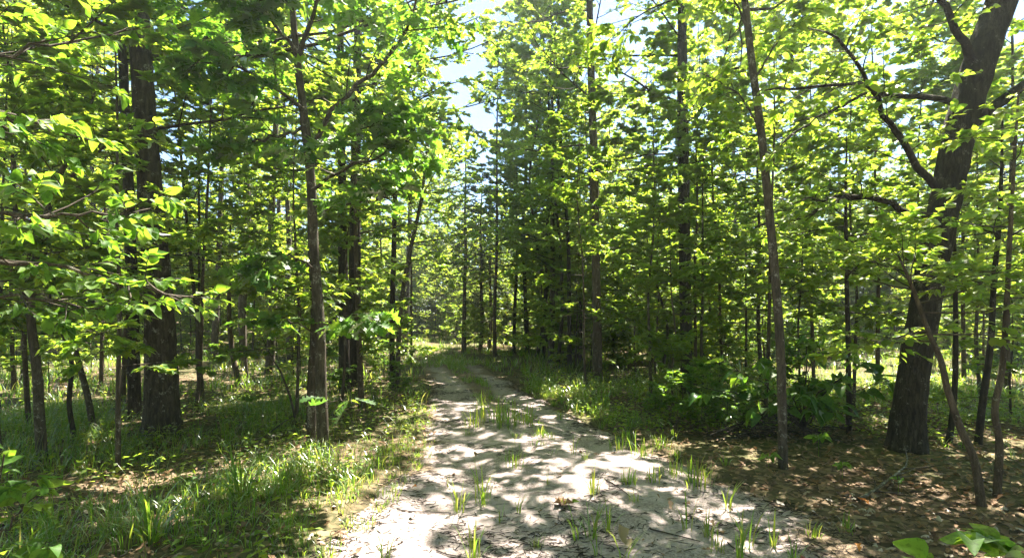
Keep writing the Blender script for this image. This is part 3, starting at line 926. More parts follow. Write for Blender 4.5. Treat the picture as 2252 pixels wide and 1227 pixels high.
SUN_GAPS = [(-5.5, 18, 6.5, 6.5), (11, 17.5, 7.0, 7.0), (-.5, 34, 8, 10)]
for yy in np.arange(7, 75, 5.0):
    for xx in np.arange(-60, 61, 5.2):
        x, y = xx + rs.uniform(-1.9, 1.9), yy + rs.uniform(-1.9, 1.9)
        pick, sc, rz, keep = rs.integers(0, 4), rs.uniform(.85, 1.2), rs.uniform(0, 6.28), rs.random()
        if abs(x) > y * 1.08 + 6 or abs(x - path_c(y)) < 2.2 or not clear_of(x, y, 1.6) or keep < (.9 if glade(x - 2, y - 3.5) > .5 else .74) or in_gap(x, y, SUN_GAPS):
            continue
        if y < 13 and abs(x) < 7:
            continue
        side = 'leaning oak' if x > path_c(y) else 'twin-stemmed oak'
        look = ['dark-barked', 'rough lichen-barked', 'brown-barked', 'smooth grey-barked'][pick]
        deep = 'deep in the woods' if y > 32 else 'in the middle of the stand'
        put(TALL[pick], 'forest_tree', f'tall {look} tree with high crown {deep}, {side} side', 'tree', f'tall {look} trees {deep}, {side} side', x, y, sc, rz)
for yy in np.arange(-22, 5, 5.0):           # the wood goes on behind and beside the viewpoint
    for xx in np.arange(-24, 25, 5.0):
        x, y = xx + rs.uniform(-1.5, 1.5), yy + rs.uniform(-1.5, 1.5)
        pick, sc, rz = rs.integers(0, 4), rs.uniform(.9, 1.2), rs.uniform(0, 6.28)
        if abs(x - 1) < 2.8 or (y > -3.5 and abs(x) < 6.0 + max(y, 0)):
            continue
        side = 'leaning oak' if x > 1 else 'twin-stemmed oak'
        put(TALL[pick], 'forest_tree', f'tall tree of the wood along the near end of the track, {side} side', 'tree', f'trees at the near end, {side} side', x, y, sc, rz)
        put(YOUNG[pick], 'young_tree', f'young tree of the wood along the near end of the track, {side} side', 'tree', f'young trees at the near end, {side} side', x + 1.6, y + 1.1, sc, rz)
for yy in np.arange(7.5, 46, 2.7):
    for xx in np.arange(-42, 43, 2.7):
        x, y = xx + rs.uniform(-1.2, 1.2), yy + rs.uniform(-1.2, 1.2)
        pick, sc, rz, keep = rs.integers(0, 5), rs.uniform(.8, 1.2) * (1.0 if y < 11 else 1.18), rs.uniform(0, 6.28), rs.random()
        if abs(x) > y * 1.05 + 1 or abs(x - path_c(y)) < 2.3 or not clear_of(x, y, 1.1):
            continue
        if y > 11 and glade(x, y) > .62 and keep < .9:
            continue
        if keep < (.26 if y < 28 else .45) or (in_gap(x, y, [(-9.5, 12, 4, 4)]) and keep < .85) or in_gap(x, y, [(-2.6, 26, 4.2, 5.5)]) or (in_gap(x, y, [(5.5, 12, 3.6, 3.6), (-7.5, 15.5, 4, 4)]) and keep < .8):
            continue
        side = 'leaning oak' if x > path_c(y) else 'twin-stemmed oak'
        look = ['grey-stemmed', 'dark-stemmed', 'low bushy brown-stemmed', 'tall dark-stemmed', 'tall grey-stemmed'][pick]
        put(YOUNG[pick], 'young_tree', f'{look} young understorey tree with flat leafy sprays, {side} side', 'tree', f'{look} understorey, {side} side', x, y, sc, rz, (rs.normal(0, .04), rs.normal(0, .04)))
for x, y, k, sc, rz in [(-4.0, 5.2, 0, .9, 1.0), (-5.6, 5.6, 1, .85, 2.0), (-3.2, 7.6, 0, .9, 3.0)]:
    put(YOUNG[k], 'young_tree', 'young tree holding flat leaf sprays before the thick dark oak', 'tree', 'young trees before the thick oak', x, y, sc, rz)
for x, y, k, sc, rz, lab in [(5.6, 8.4, 0, 1.0, .5, 'grey young tree with airy leaf tiers behind the leaning oak'), (4.1, 8.3, 1, .9, 2.5, 'brown-stemmed young tree spreading leaves behind the brush pile'),
                             (2.5, 9.2, 0, 1.0, 4.0, 'young tree spreading leaves beside the near-black trunk'), 
                             (1.6, 11.0, 2, 1.2, 3.0, 'bushy young tree leaning out near the pale-footed trunk'), (-3.0, 9.0, 2, 1.2, .3, 'bushy young tree behind the twin-stemmed oak'),
                             (-6.6, 7.0, 1, .9, 2.2, 'young tree with leaf tiers at the edge of the sunny clearing')]:
    put(YOUNG[k], 'young_tree', lab, 'tree', None, x, y, sc, rz)
for x, y, k, sc in [(-3.2, 29, 0, 1.0), (-4.6, 30.5, 1, .9), (-1.9, 28.5, 1, .8), (-2.6, 32, 1, 1.2), (-6, 33, 0, 1.3), (-.8, 31, 0, 1), (-4, 35, 1, 1.4), (-7.5, 36, 1, 1.3), (-1, 36, 1, 1.3)]:
    put(THICKET[k], 'thicket_bush', 'sunlit yellow-green bush closing the view where the track turns', 'bush', 'sunlit bushes at the turn of the track', x, y, sc)
for i in range(150):
    y = rs.uniform(6.5, 26); x = rs.uniform(-1.05, 1.05) * y
    pick, sc, rz = rs.integers(0, 3), rs.uniform(.7, 1.25), rs.uniform(0, 6.28)
    if abs(path_u(x, y)) < 1.5 or not clear_of(x, y, .7) or (x > 0 and y < 14 and rs.random() < .8) or (x < 0 and rs.random() < .5) or (x < 0 and y < 9):
        continue
    side = 'leaning oak' if x > path_c(y) else 'twin-stemmed oak'
    look = ['knee-high leafy green', 'tall loose leafy', 'small bright green'][pick]
    put(SHRUB[pick], 'shrub', f'{look} shrub under the trees, {side} side', 'shrub', f'{look} shrubs, {side} side', x, y, sc, rz)

for i in range(290):
    y = rs.uniform(15, 58); x = rs.uniform(-1.05, 1.05) * y
    pick, sc, rz = rs.integers(0, 2), rs.uniform(.7, 1.3) * (1 if y < 30 else 1.7), rs.uniform(0, 6.28)
    if abs(x - path_c(y)) < 2.6 and y < 30 or in_gap(x, y, [(-9.5, 13, 4.5, 4.5)]):
        continue
    side = 'leaning oak' if x > path_c(y) else 'twin-stemmed oak'
    look = ['rounded green', 'tall yellow-green'][pick]
    put(THICKET[pick], 'thicket_bush', f'{look} thicket bush filling the far woods, {side} side', 'bush', f'{look} thicket, {side} side', x, y, sc, rz)

# ------------------------------------------------------------------ leafy plants close by
ov = np.array([-3.6, 2.5, 0.0])
hero_tree('overhanging_tree', 'tree beside the grass reaching big soft green leaf sprays in from the side', 'tree',
          [ov, ov + [.05, .05, 1.2], ov + [.0, .1, 2.4], ov + [.1, .1, 3.6], ov + [.2, .2, 5.2]], [.06, .055, .05, .04, .012], M['bark_grey'], 71, leaf=.072, nobj=290, segs=12,
          limbs=[([ov + [0, .02, 1.7], pix(-250, 560, 2.5), pix(60, 580, 2.6), pix(250, 615, 2.65), pix(400, 655, 2.7)], .016, .004, 14, 2, 8, .3),
                 ([ov + [0, .02, 1.9], pix(-250, 470, 2.4), pix(0, 470, 2.4), pix(150, 470, 2.4), pix(260, 480, 2.5)], .014, .004, 13, 2, 8, .32),
                 ([ov + [0, .02, 2.1], pix(-250, 330, 2.3), pix(-80, 250, 2.2), pix(30, 260, 2.2), pix(110, 290, 2.25)], .014, .004, 12, 2, 8, .32),
                 ([ov + [0, .05, 2.5], pix(-220, 180, 2.6), pix(0, 120, 2.7), pix(150, 90, 2.9), pix(330, 60, 3.2)], .014, .004, 12, 2, 8, .3),
                 ([ov + [0, .02, 1.5], pix(-250, 650, 2.6), pix(0, 650, 2.8), pix(130, 660, 2.9), pix(210, 680, 3.0)], .012, .004, 11, 2, 8, .34)],
          crown=dict(z0=3.4, n1=10, L1=1.6, n2=6, n3=2, nleaf=6), leaf_mat_='leaf_bright')
p0 = np.array([1.84, 1.92, -.1])
hero_tree('broadleaf_seedling', 'fresh bright green broad-leaved seedling at the edge of the leaf litter', 'plant',
          [p0, p0 + [.0, -.02, .3], p0 + [-.03, -.05, .6], p0 + [-.05, -.05, .78]], [.009, .008, .006, .003], M['twig'], 72, leaf=.105, nobj=120, segs=6, rings=14, flare=.1,
          limbs=[([p0 + [0, -.03, .35], p0 + [-.12, -.05, .62], p0 + [-.26, -.02, .8]], .005, .002, 3, 0, 5, .45),
                 ([p0 + [0, -.03, .4], p0 + [.12, -.02, .6], p0 + [.25, -.02, .75]], .005, .002, 3, 0, 5, .45),
                 ([p0 + [0, -.03, .35], p0 + [.02, -.12, .55], p0 + [.0, -.2, .68]], .005, .002, 3, 0, 5, .45)],
          crown=dict(z0=.5, n1=5, L1=.25, n2=2, n3=0, nleaf=5, elev=(.2, .7)), leaf_mat_='leaf_bright')
p0 = np.array([-2.45, 2.35, 0.0])
hero_tree('broadleaf_seedling', 'dark green leafy seedling rising from the tall grass', 'plant',
          [p0, p0 + [.03, .0, .3], p0 + [.06, .0, .62], p0 + [.1, .02, .95]], [.009, .008, .006, .003], M['twig'], 73, leaf=.1, nobj=120, segs=6, rings=14, flare=.1,
          limbs=[([p0 + [.03, 0, .3], p0 + [.15, -.02, .45], p0 + [.33, 0, .55]], .005, .002, 3, 0, 5, .4),
                 ([p0 + [.05, 0, .5], p0 + [.18, .02, .7], p0 + [.32, .04, .78]], .005, .002, 3, 0, 5, .4),
                 ([p0 + [.05, 0, .55], p0 + [-.1, .02, .7], p0 + [-.2, .04, .8]], .005, .002, 3, 0, 5, .4)],
          crown=dict(z0=.7, n1=4, L1=.22, n2=2, n3=0, nleaf=5, elev=(.2, .7)), leaf_mat_='leaf_bright')
p0 = pix(1765, 960, 6.75)
hb = []
for x, y, d in [(1530, 850, 6.6), (1600, 800, 6.5), (1655, 900, 6.3), (1700, 800, 6.9), (1790, 770, 6.6), (1850, 830, 6.3), (1905, 790, 6.5), (1960, 835, 6.2), (1830, 910, 6.1), (1745, 870, 6.2)]:
    e = pix(x, y, d)
    hb.append(([p0 + [0, 0, .1], p0 * .6 + e * .4 + [0, 0, .22], e], .010, .004, 4, 1, 3, .3))
hero_tree('broadleaf_bush', 'spreading bush with big drooping green leaves between slender stem and leaning oak', 'bush',
          [p0, p0 + [.02, 0, .4], p0 + [.05, 0, .9], p0 + [.05, 0, 1.25]], [.016, .014, .01, .004], M['twig'], 74, leaf=.19, nobj=290, segs=8, rings=14, limbs=hb,
          leaf_mat_='leaf_oak')
for x, y, k, sc in [(1490, 950, 2, .8), (1545, 945, 2, .9), (1600, 930, 2, .8), (1440, 930, 2, .6), (1640, 960, 2, .6)]:
    Y = gdepth(y)
    put(SHRUB[k], 'shrub', 'small bright green shrub in the clump by the brush pile', 'shrub', 'bright shrubs by the brush pile', (x - 1126) / FPX * Y, Y, sc)


def seedling(x, y, n, size, label, h=.12):
    Y = gdepth(y)
    b = pix(x, y, Y); b[2] = float(surf(b[0], b[1]))
    root = tag(empty('seedling', b), label, 'seedling')
    top = np.array([0, 0, h])
    V, Q = tubes(np.array([[[0, 0, -.01], [.004, 0, h * .5], top]]), np.full((1, 3), .0025), 5)
    link('stem', make_mesh('stem', V, Q, None, M['grass']), root)
    ms = near_leaf('seedling', LEAF_NEAR, M['leaf_bright'])
    for k in range(n):
        a = k / n * 6.28 + RNG.normal(0, .3)
        d = np.array([[math.cos(a), math.sin(a), .15]]); nn = np.array([[RNG.normal(0, .2), RNG.normal(0, .2), 1]])
        m4 = np.eye(4); m4[:3, :3] = leaf_frames(d, nn)[0] * size * RNG.uniform(.8, 1.1); m4[:3, 3] = top
        o = link('leaf', ms[k % 4], root); o.matrix_basis = Matrix(m4.tolist())


seedling(1690, 1032, 4, .13, 'pale green seedling with few leaves in litter beside slender stem')
seedling(1852, 1052, 5, .10, 'small seedling in the litter near the fallen lichen branch')
seedling(1800, 1010, 6, .16, 'wide dark green seedling in the litter beneath the broad-leaved bush', .2)
seedling(1590, 948, 6, .15, 'leafy seedling at the litter edge before the brush pile', .18)
seedling(548, 925, 7, .14, 'light green seedling catching sun in shaded grass', .3)
seedling(1975, 1085, 3, .07, 'tiny seedling in litter by the foot of leaning oak')

# ------------------------------------------------------------------ grass
def blades(rng, C, nb, L, spread, width, lean=(.15, .9)):
    """nb arching blades on each tuft centre C (N,3), tuft blade length L (N,)"""
    N = len(C)
    n = N * nb
    a = rng.uniform(0, 6.283, n)
    rr = spread * np.sqrt(rng.random(n))
    base = np.repeat(C, nb, 0) + np.stack([np.cos(a) * rr, np.sin(a) * rr, np.full(n, -.01)], -1)
    a2 = a + rng.normal(0, .7, n)
    out = np.stack([np.cos(a2), np.sin(a2), np.zeros(n)], -1)
    side = np.stack([-np.sin(a2), np.cos(a2), np.zeros(n)], -1)
    l = np.repeat(L, nb) * rng.uniform(.45, 1.15, n)
    ln = rng.uniform(lean[0], lean[1], n)
    w = width * rng.uniform(.6, 1.2, n)
    V = []
    for t, ww in ((0, .6), (.35, 1), (.7, .75), (1, 0)):
        th = ln * (t * 1.1)
        p = base + out * (l * np.sin(th) * t * .9)[:, None] + np.array([0, 0, 1.0]) * (l * t * np.cos(th * .9))[:, None]
        if ww:
            V += [p - side * (w * ww / 2)[:, None], p + side * (w * ww / 2)[:, None]]
        else:
            V += [p]
    V = np.stack(V, 1)
    o = (np.arange(n) * 7)[:, None]
    Q = np.concatenate([np.array([[0, 1, 3, 2]]) + o, np.array([[2, 3, 5, 4]]) + o])
    T = np.array([[4, 5, 6]]) + o
    return V.reshape(-1, 3), Q, T, np.repeat(rng.random(n) * .75 + rng.random(n) ** 4 * .25, 7)


def lumps(x, y, k=1.0):
    return .5 + .25 * np.sin(x * 1.7 * k + 2 * np.sin(y * .9 * k)) + .25 * np.sin(y * 2.1 * k + 1.5 * np.sin(x * 1.3 * k + 1))


gr = np.random.default_rng(77)


def sow(n, x0, x1, y0, y1, dens):
    x, y = gr.uniform(x0, x1, n), gr.uniform(y0, y1, n)
    k = (gr.random(n) < dens(x, y)) & (np.abs(x) < y * 1.12 + .6)
    x, y = x[k], y[k]
    return np.stack([x, y, surf(x, y)], -1)


def d_left(x, y):
    u = path_u(x, y)
    return np.where(u < -1.08, np.clip(.12 + 1.1 * (lumps(x, y) - .25), 0, 1) * np.clip((-u - 1.0) * 3, .25, 1) * np.where((np.abs(x + 2) < 1.1) & (np.abs(y - 7) < 1.2), .12, 1), 0)


def d_right(x, y):
    u = path_u(x, y)
    near = np.where((y < 7.2) & (u > 1.1), .05, 1)
    band = np.exp(-((u - 1.35) / .35) ** 2) * np.clip((y - 5) / 2, 0, 1)
    return np.where(u > 1.0, np.clip((lumps(x, y) - .15) * .9 + band, 0, 1) * near, 0)


G = Geo()
C = sow(8200, -8, -.6, 1.6, 9, d_left)
G.add(*blades(gr, C, 10, gr.uniform(.08, .36, len(C)), .07, .0072, (.15, 1.3)))
C = sow(1500, -6, 1, 15.5, 25, lambda x, y: np.where(np.abs(path_u(x, y)) < 1.3, .75, 0))
G.add(*blades(gr, C, 9, gr.uniform(.1, .3, len(C)), .1, .014))
C = sow(4200, .2, 10, 5, 12, d_right)
G.add(*blades(gr, C, 12, gr.uniform(.1, .28, len(C)), .06, .008))
C = sow(900, -2, .3, 2.5, 9, lambda x, y: np.where((path_u(x, y) < -.9) & (path_u(x, y) > -1.3), .9, 0))      # short turf on the margin
G.add(*blades(gr, C, 14, gr.uniform(.05, .14, len(C)), .06, .006))
C = sow(11000, -4.5, 1.5, 5.8, 22, lambda x, y: np.where(np.abs(path_u(x, y) - .1) < .28, np.clip((lumps(x, y, 1.3) - .36) * 3, 0, 1) * np.clip((y - 6) / 6, .3, 1), 0))
G.add(*blades(gr, C, 10, gr.uniform(.06, .18, len(C)), .06, .008))
C = sow(10500, -24, 24, 8.5, 30, lambda x, y: np.where(np.abs(path_u(x, y)) > 1.1, np.clip(lumps(x, y, .6) * 1.2 - .1, 0, 1), 0))
G.add(*blades(gr, C, 9, gr.uniform(.18, .42, len(C)), .12, .016))
W = []
for nn, bx0, bx1, by0, by1, dn in [(2600, -8, -1, 2, 11, lambda x, y: np.where(path_u(x, y) < -1.1, .25 + .3 * lumps(x, y, 2), 0)),
                                   (4200, .3, 10, 6.2, 13, lambda x, y: np.where((path_u(x, y) > 1.05) & (y > 7.2 - .2 * x), .3 + .6 * lumps(x, y, 1.6), 0))]:
    C = sow(nn, bx0, bx1, by0, by1, dn)
    nl = 7
    a_ = gr.uniform(0, 6.283, (len(C), nl)); h_ = gr.uniform(.03, .22, (len(C), nl)); rr_ = gr.uniform(.01, .12, (len(C), nl))
    P_ = C[:, None] + np.stack([np.cos(a_) * rr_, np.sin(a_) * rr_, h_], -1)
    D_ = np.stack([np.cos(a_), np.sin(a_), gr.normal(.1, .25, a_.shape)], -1)
    W.append((P_.reshape(-1, 3), leaf_frames(D_.reshape(-1, 3), np.array([0, 0, 1.0]) + gr.normal(0, .35, (len(C) * nl, 3))), gr.uniform(.035, .085, len(C) * nl)))
W = [np.concatenate([w[i] for w in W]) for i in range(3)]
wd = link('weeds', leaves_mesh('weeds', *W, LEAF_MID, M['leaf']), kind='stuff')
tag(wd, 'low broad-leaved green weeds among the verge grass', 'weeds')
link_grass = link('grass', G.mesh('grass', M['grass'], smooth=True), kind='stuff')
tag(link_grass, 'loose green woodland grass growing along both sides of the track', 'grass')

# tufts one can count on the sand
TUFT = []
for k, (nb, L, sp, w) in enumerate([(26, .26, .05, .008), (14, .2, .03, .008), (34, .2, .09, .007), (7, .3, .02, .009), (18, .13, .05, .006), (5, .22, .02, .009)]):
    t = Geo(); t.add(*blades(np.random.default_rng(300 + k), np.zeros((1, 3)), nb, np.array([L]), sp, w, (.05, .75)))
    TUFT.append(t.mesh('grass_tuft', M['grass']))
for x, y, k, sc, lab in [(1062, 1092, 0, 1.35, 'tallest upright grass tuft standing in the middle of the sand'), (1132, 1022, 2, 1.1, 'sunlit yellow-green spreading grass tuft on bright sand'),
                         (1040, 1215, 0, 1.1, 'splayed grass tuft in dark washed-up debris'), (1305, 1082, 1, 1.5, 'grass tuft beside the thin slanting stick on sand')]:
    Y = gdepth(y); X = (x - 1126) / FPX * Y
    o = link('grass_tuft', TUFT[k], loc=(X, Y, float(surf(X, Y)))); o.scale = (sc,) * 3; o.rotation_euler[2] = RNG.uniform(0, 6)
    tag(o, lab, 'grass tuft')
for x, y, k, sc in [(1008, 1112, 1, 1.1), (1042, 935, 2, 1.2), (1028, 950, 4, 1), (1085, 930, 2, 1.6), (1112, 940, 2, 1.5), (1150, 935, 2, 1.4), (1268, 1168, 3, .8), (1302, 1165, 1, 1.1), (1338, 1150, 1, .9),
                    (1315, 1200, 5, 1), (1372, 1225, 3, 1.1), (845, 1226, 1, 1.1), (1140, 1112, 3, .8), (1100, 1130, 5, .8), (1556, 1168, 1, .9), (1512, 1155, 5, 1.2), (1538, 1068, 2, 1.1), (1520, 1060, 1, 1.3),
                    (1600, 1115, 3, 1.0), (1640, 1185, 1, 1.3), (1625, 1215, 3, 1.1), (1700, 1190, 5, 1), (1790, 1175, 4, 1), (1745, 1225, 1, 1), (1400, 1098, 4, 1), (1385, 1060, 4, 1.2), (1440, 1055, 4, 1.3),
                    (1480, 1045, 2, .8), (1360, 985, 2, 1), (1410, 1000, 2, 1), (1262, 1000, 5, 1), (1290, 1010, 4, 1), (985, 1060, 5, .6), (1205, 1060, 5, .6), (1180, 1180, 4, .7), (1860, 1160, 4, .9), (1575, 1195, 4, .9),
                    (1010, 800, 4, 1.6), (1075, 860, 4, 1.4), (1235, 920, 4, 1.2), (1190, 955, 4, 1.2)]:
    Y = gdepth(y); X = (x - 1126) / FPX * Y
    o = link('grass_tuft', TUFT[k], loc=(X, Y, float(surf(X, Y)))); o.scale = (sc * RNG.uniform(1.05, 1.5),) * 3; o.rotation_euler[2] = RNG.uniform(0, 6)
    look = ['full', 'narrow upright', 'wide spreading', 'tall few-bladed', 'low short-bladed', 'thin few-bladed'][k]
    tag(o, f'{look} green grass tuft growing from the sandy track', 'grass tuft', f'{look} tufts on the sand')
big = Geo(); big.add(*blades(np.random.default_rng(340), np.zeros((1, 3)), 30, np.array([.5]), .08, .014, (.2, 1.1)))
bm_ = big.mesh('grass_tuft', M['grass'])
for x, y, sc, lab in [(530, 1110, 1.0, 'large broad-bladed arching grass tuft catching the sun in shade'), (330, 1200, .9, 'broad-bladed grass clump among the seed stalks'), (1325, 900, .95, 'bright sunlit grass clump at the litter edge of the track')]:
    Y = gdepth(y); X = (x - 1126) / FPX * Y
    tag(link('grass_tuft', bm_, loc=(X, Y, float(surf(X, Y)))), lab, 'grass tuft').scale = (sc,) * 3

# seed stalks
for (x0, y0), (x1, y1), lab in [((322, 1230), (286, 1030), 'tallest pale seed stalk rising from the grass'), ((205, 1225), (255, 1125), 'slanting seed stalk leaning over the grass'), ((150, 1190), (148, 1108), 'short upright seed stalk in the grass'), ((395, 1225), (330, 1150), 'low bent seed stalk beside the tallest one')]:
    Y = gdepth(max(y0, 1200)); b = pix(x0, y0, Y); b[2] = float(surf(b[0], b[1])) - .01; e = pix(x1, y1, Y * .97)
    pts = resample([b, b * .5 + e * .5 + [.01, 0, .01], e], 10)
    root = tag(empty('seed_stalk', b), lab, 'seed stalk', None)
    V, Q = tubes(pts[None], np.linspace(.0022, .001, 10)[None], 5)
    link('stem', make_mesh('stem', V - b, Q, None, M['grass']), root)
    lv = along(gr, pts[None], 26, .6, .013, .8)
    link('seed_head', leaves_mesh('seed_head', *lv, LEAF_MID, M['straw'], b), root, 'stuff')

# ------------------------------------------------------------------ leaf litter, sticks, brush
lr_ = np.random.default_rng(55)


def d_lit(x, y):
    u = path_u(x, y)
    return np.where(np.abs(u) > 1.25, .9, np.where(np.abs(u) > .9, .6, .03)) * np.where(x < path_c(y), np.clip(1.15 - lumps(x, y), .25, 1), 1)


n = 26000
x = lr_.uniform(-1, 1, n); y = 1.8 + 12 * lr_.random(n) ** 1.4
x = x * (y * 1.1 + .5)
k = lr_.random(n) < d_lit(x, y)
x, y = x[k], y[k]
P = np.stack([x, y, surf(x, y) + lr_.uniform(.004, .03, len(x))], -1)
a = lr_.uniform(0, 6.283, len(x))
d = np.stack([np.cos(a), np.sin(a), lr_.normal(0, .2, len(x))], -1)
R = leaf_frames(d, np.array([0, 0, 1.0]) + lr_.normal(0, .25, (len(x), 3)))
R[lr_.random(len(x)) < .5, :, 2] *= -1
s_ = lr_.uniform(.035, .095, len(x))
px, py = view_px(P)
vis = (px > 0) & (px < 2252) & (py < 1227)
order = np.argsort(-np.where(vis, s_ / P[:, 1], 0))
ms = near_leaf('dry', LEAF_DRY, M['dry_leaf'])
for c, i in enumerate(order[:290]):
    m4 = np.eye(4); m4[:3, :3] = R[i] * s_[i]; m4[:3, 3] = P[i]
    o = link('fallen_leaf', ms[c % 4]); o.matrix_basis = Matrix(m4.tolist())
    sand = abs(path_u(P[i, 0], P[i, 1])) < 1
    side = 'leaning oak' if P[i, 0] > path_c(P[i, 1]) else 'twin-stemmed oak'
    if sand:
        tag(o, 'dry brown fallen leaf lying on the bare sand', 'leaf', 'fallen leaves on the sand')
    else:
        tag(o, f'dry brown fallen leaf in the litter on the {side} side', 'leaf', f'fallen leaves on the {side} side')
rest = order[290:]
lit = link('leaf_litter', leaves_mesh('leaf_litter', P[rest], R[rest], s_[rest], LEAF_DRY, M['dry_leaf']), kind='stuff')
tag(lit, 'dry brown leaf litter covering the forest floor', 'leaf litter')


def lone_leaf(x, y, size, mat, label, tilt=.2):
    Y = gdepth(y); X = (x - 1126) / FPX * Y
    me = near_leaf('lone' + label, LEAF_DRY, M[mat])[0]
    o = link('fallen_leaf', me); a = RNG.uniform(0, 6)
    Rm = leaf_frames(np.array([[math.cos(a), math.sin(a), tilt]]), np.array([[.2, -.3, 1.0]]))[0] * size
    m4 = np.eye(4); m4[:3, :3] = Rm; m4[:3, 3] = (X, Y, float(surf(X, Y)) + .012)
    o.matrix_basis = Matrix(m4.tolist())
    tag(o, label, 'leaf')


lone_leaf(1910, 1110, .11, 'orange_leaf', 'bright orange fallen leaf by the fallen lichen branch')
lone_leaf(1890, 1212, .07, 'orange_leaf', 'small yellow-orange fallen leaf on the sand margin')
lone_leaf(1757, 1217, .07, 'red_leaf', 'small red fallen leaf on the sand margin')
lone_leaf(1385, 1192, .17, 'straw', 'large curled tan leaf resting on the sand', .6)
lone_leaf(905, 1070, .06, 'orange_leaf', 'small orange leaf at the turf margin of the sand')

# dark plant debris washed over the sand
n = 52000
x = lr_.uniform(-2.2, 4.2, n); y = 2.2 + 11 * lr_.random(n) ** 1.5
u = path_u(x, y)
wr = np.exp(-((x - .15) / .5) ** 2 - ((y - 3.7) / .55) ** 2) + np.exp(-((x - .55 - .4 * (y - 3.6)) / .35) ** 2) * (y < 4.2) * .8 + .8 * np.clip((lumps(x * 2.2 + .5 * np.sin(y * 5), y * 2.6 + .6 * np.sin(x * 3.3)) - .6) * 4, 0, 1) + .05
wr = np.where(np.abs(u) < 1.05, wr * (.35 + .65 * np.clip(np.abs(u), 0, 1)) + .25 * (np.abs(u) > .75), 0)
k = lr_.random(n) < wr * 1.3
x, y = x[k], y[k]; n = len(x)
a = lr_.normal(.3, .9, n); L = lr_.uniform(.02, .085, n) * np.where(lr_.random(n) < .07, 2.2, 1)
c0 = np.stack([x, y, surf(x, y) + .003], -1)
dv = np.stack([np.cos(a), np.sin(a), lr_.normal(0, .06, n)], -1); sv = np.stack([-np.sin(a), np.cos(a), np.zeros(n)], -1)
pts = np.stack([c0 - dv * L[:, None] / 2, c0 + sv * (L * lr_.normal(0, .15, n))[:, None] + [0, 0, .002], c0 + dv * L[:, None] / 2], 1)
V, Q = tubes(pts, (lr_.uniform(.0016, .004, n))[:, None] * np.array([[.6, 1, .5]]), 3)
deb = link('twig_debris', make_mesh('twig_debris', V, Q, None, M['debris']), kind='stuff')
tag(deb, 'dark bits of twig and bark washed over the pale sand', 'debris')


def stick(x0, y0, x1, y1, r, label, mat='dead_twig', lift=.004, kinds=()):
    A = pix(x0, y0, gdepth(y0)); B = pix(x1, y1, gdepth(y1))
    pts = resample([A, A * .65 + B * .35 + RNG.normal(0, .012, 3), A * .3 + B * .7 + RNG.normal(0, .012, 3), B], 14)
    pts[:, 2] = surf(pts[:, 0], pts[:, 1]) + r + lift
    V, Q = tubes(pts[None], np.linspace(r, r * .45, 14)[None], 7)
    o = link('stick', make_mesh('stick', V - pts[0], Q, None, M[mat]), loc=pts[0])
    tag(o, label, 'stick')
    return pts


stick(872, 1119, 992, 1117, .006, 'long straight dark stick lying across the sand')
stick(1330, 1052, 1386, 1090, .007, 'dark slanting stick beside a grass tuft on the sand')
stick(1284, 1086, 1348, 1074, .005, 'thin dark twig under the narrow grass tuft')
stick(1228, 1102, 1292, 1108, .006, 'short dark stick beside the withered clump')
stick(1308, 1096, 1365, 1098, .004, 'faint thin twig between the tuft and withered clump')
stick(1430, 1150, 1540, 1178, .006, 'long dark twig running into the bright sand patch')
stick(1060, 1200, 1100, 1218, .008, 'thick dark stick half hidden in washed-up debris')
stick(960, 1195, 1030, 1208, .005, 'crooked dark twig near the splayed grass tuft')
stick(985, 990, 1040, 965, .005, 'pale thin twig lying along the sunlit rut', 'lichen_wood')
stick(1600, 1180, 1640, 1205, .005, 'short brown twig by a tuft near the litter')
stick(620, 965, 480, 990, .02, 'mossy rotten stick half sunk in shaded grass', 'lichen_wood', .03)
stick(560, 1000, 660, 915, .014, 'slanting dead stick in the grass by the twin-stemmed oak', 'dead_twig', .08)

# withered clump on the sand
b = pix(1238, 1104, gdepth(1104)); b[2] = float(surf(b[0], b[1]))
root = tag(empty('withered_plant', b), 'withered brown plant clump with one fresh green leaf on sand', 'plant')
for k in range(12):
    a = k * .55 + RNG.normal(0, .2)
    m4 = np.eye(4); m4[:3, :3] = leaf_frames(np.array([[math.cos(a), math.sin(a), .25]]), np.array([[RNG.normal(0, .5), RNG.normal(0, .5), 1]]))[0] * RNG.uniform(.07, .12); m4[:3, 3] = (0, 0, .01)
    o = link('dead_leaf', near_leaf('wither', LEAF_DRY, M['dry_leaf'])[k % 4], root); o.matrix_basis = Matrix(m4.tolist())
t = Geo(); t.add(*blades(np.random.default_rng(9), np.zeros((1, 3)), 7, np.array([.11]), .02, .007, (.1, .9)))
link('blades', t.mesh('blades', M['grass']), root, 'stuff')
m4 = np.eye(4); m4[:3, :3] = leaf_frames(np.array([[.8, -.3, .5]]), np.array([[0, -.6, 1.0]]))[0] * .07; m4[:3, 3] = (.07, -.02, .03)
o = link('leaf', near_leaf('seedling', LEAF_NEAR, M['leaf_bright'])[0], root); o.matrix_basis = Matrix(m4.tolist())

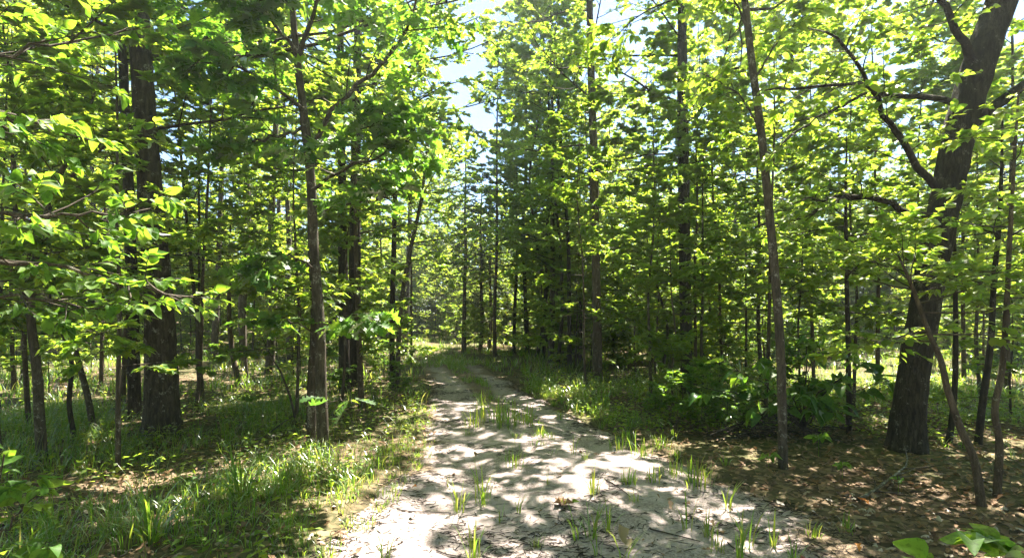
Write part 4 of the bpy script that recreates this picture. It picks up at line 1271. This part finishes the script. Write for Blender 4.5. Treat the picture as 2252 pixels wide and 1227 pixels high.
# fallen lichen branch by the leaning oak
A, B = pix(1888, 1102, gdepth(1102)), pix(1992, 1052, gdepth(1052))
pts = resample([A, A * .6 + B * .4 + [.02, 0, 0], B], 16)
pts[:, 2] = surf(pts[:, 0], pts[:, 1]) + np.linspace(.02, .10, 16)
root = tag(empty('fallen_branch', pts[0]), 'fallen lichen-grey branch with side twigs at the foot of leaning oak', 'branch')
V, Q = tubes(pts[None], np.linspace(.016, .008, 16)[None], 9)
link('stem', make_mesh('stem', V - pts[0], Q, None, M['lichen_wood']), root)
for k in range(9):
    p = pts[RNG.integers(5, 16)]
    dd = unit(np.array([RNG.normal(.5, .6), RNG.normal(0, .6), RNG.uniform(-.05, .25)]))
    tw_ = grow(RNG, p[None], dd[None], np.array([RNG.uniform(.2, .5)]), 6, .15)
    V, Q = tubes(tw_, np.linspace(.007, .002, 6)[None], 5)
    link('twig', make_mesh('twig', V - pts[0], Q, None, M['lichen_wood' if k % 2 else 'dead_twig']), root)

# brush pile
c = pix(1700, 965, 6.6); c[2] = float(surf(c[0], c[1]))
root = tag(empty('brush_pile', c), 'low pile of dead dark brushwood at the edge of the track', 'brush pile')
for k in range(110):
    hx, hz = RNG.normal(0, .42), abs(RNG.normal(0, .16))
    p = np.array([hx, RNG.normal(.1, .3), max(.01, hz * (1 - min(abs(hx), .9) * .6))])
    an = RNG.normal(0, .6) + (math.pi if k % 2 else 0)
    dd = np.array([math.cos(an), math.sin(an) * .8, RNG.normal(.05, .25)])
    L = RNG.uniform(.3, .9)
    bp_ = grow(RNG, (p - unit(dd) * L / 2)[None], dd[None], np.array([L]), 7, .12)
    bp_[..., 2] = np.maximum(bp_[..., 2], .008)
    V, Q = tubes(bp_, np.linspace(RNG.uniform(.004, .011), .002, 7)[None], 5)
    link('stick', make_mesh('stick', V, Q, None, M['dead_twig']), root)



# ------------------------------------------------------------------ added haze volume: lifts the dark areas and glows toward the sun
hm, nt, out = new_mat('haze')
pv = node(nt, 'ShaderNodeVolumePrincipled')
pv.inputs['Color'].default_value = (.88, .95, 1.0, 1)
pv.inputs['Density'].default_value = 0.002
pv.inputs['Anisotropy'].default_value = 0.7
nt.links.new(pv.outputs[0], out.inputs['Volume'])
x0, x1, y0, y1, z0, z1 = -245, 245, -45, 345, -1.5, 25
hv = [(x, y, z) for z in (z0, z1) for y in (y0, y1) for x in (x0, x1)]
hz = link('haze', make_mesh('haze', hv, [(0, 2, 3, 1), (4, 5, 7, 6), (0, 1, 5, 4), (2, 6, 7, 3), (0, 4, 6, 2), (1, 3, 7, 5)], None, hm, smooth=False), kind='stuff')
tag(hz, 'thin haze added to veil the dark woods and glow sunward', 'haze')
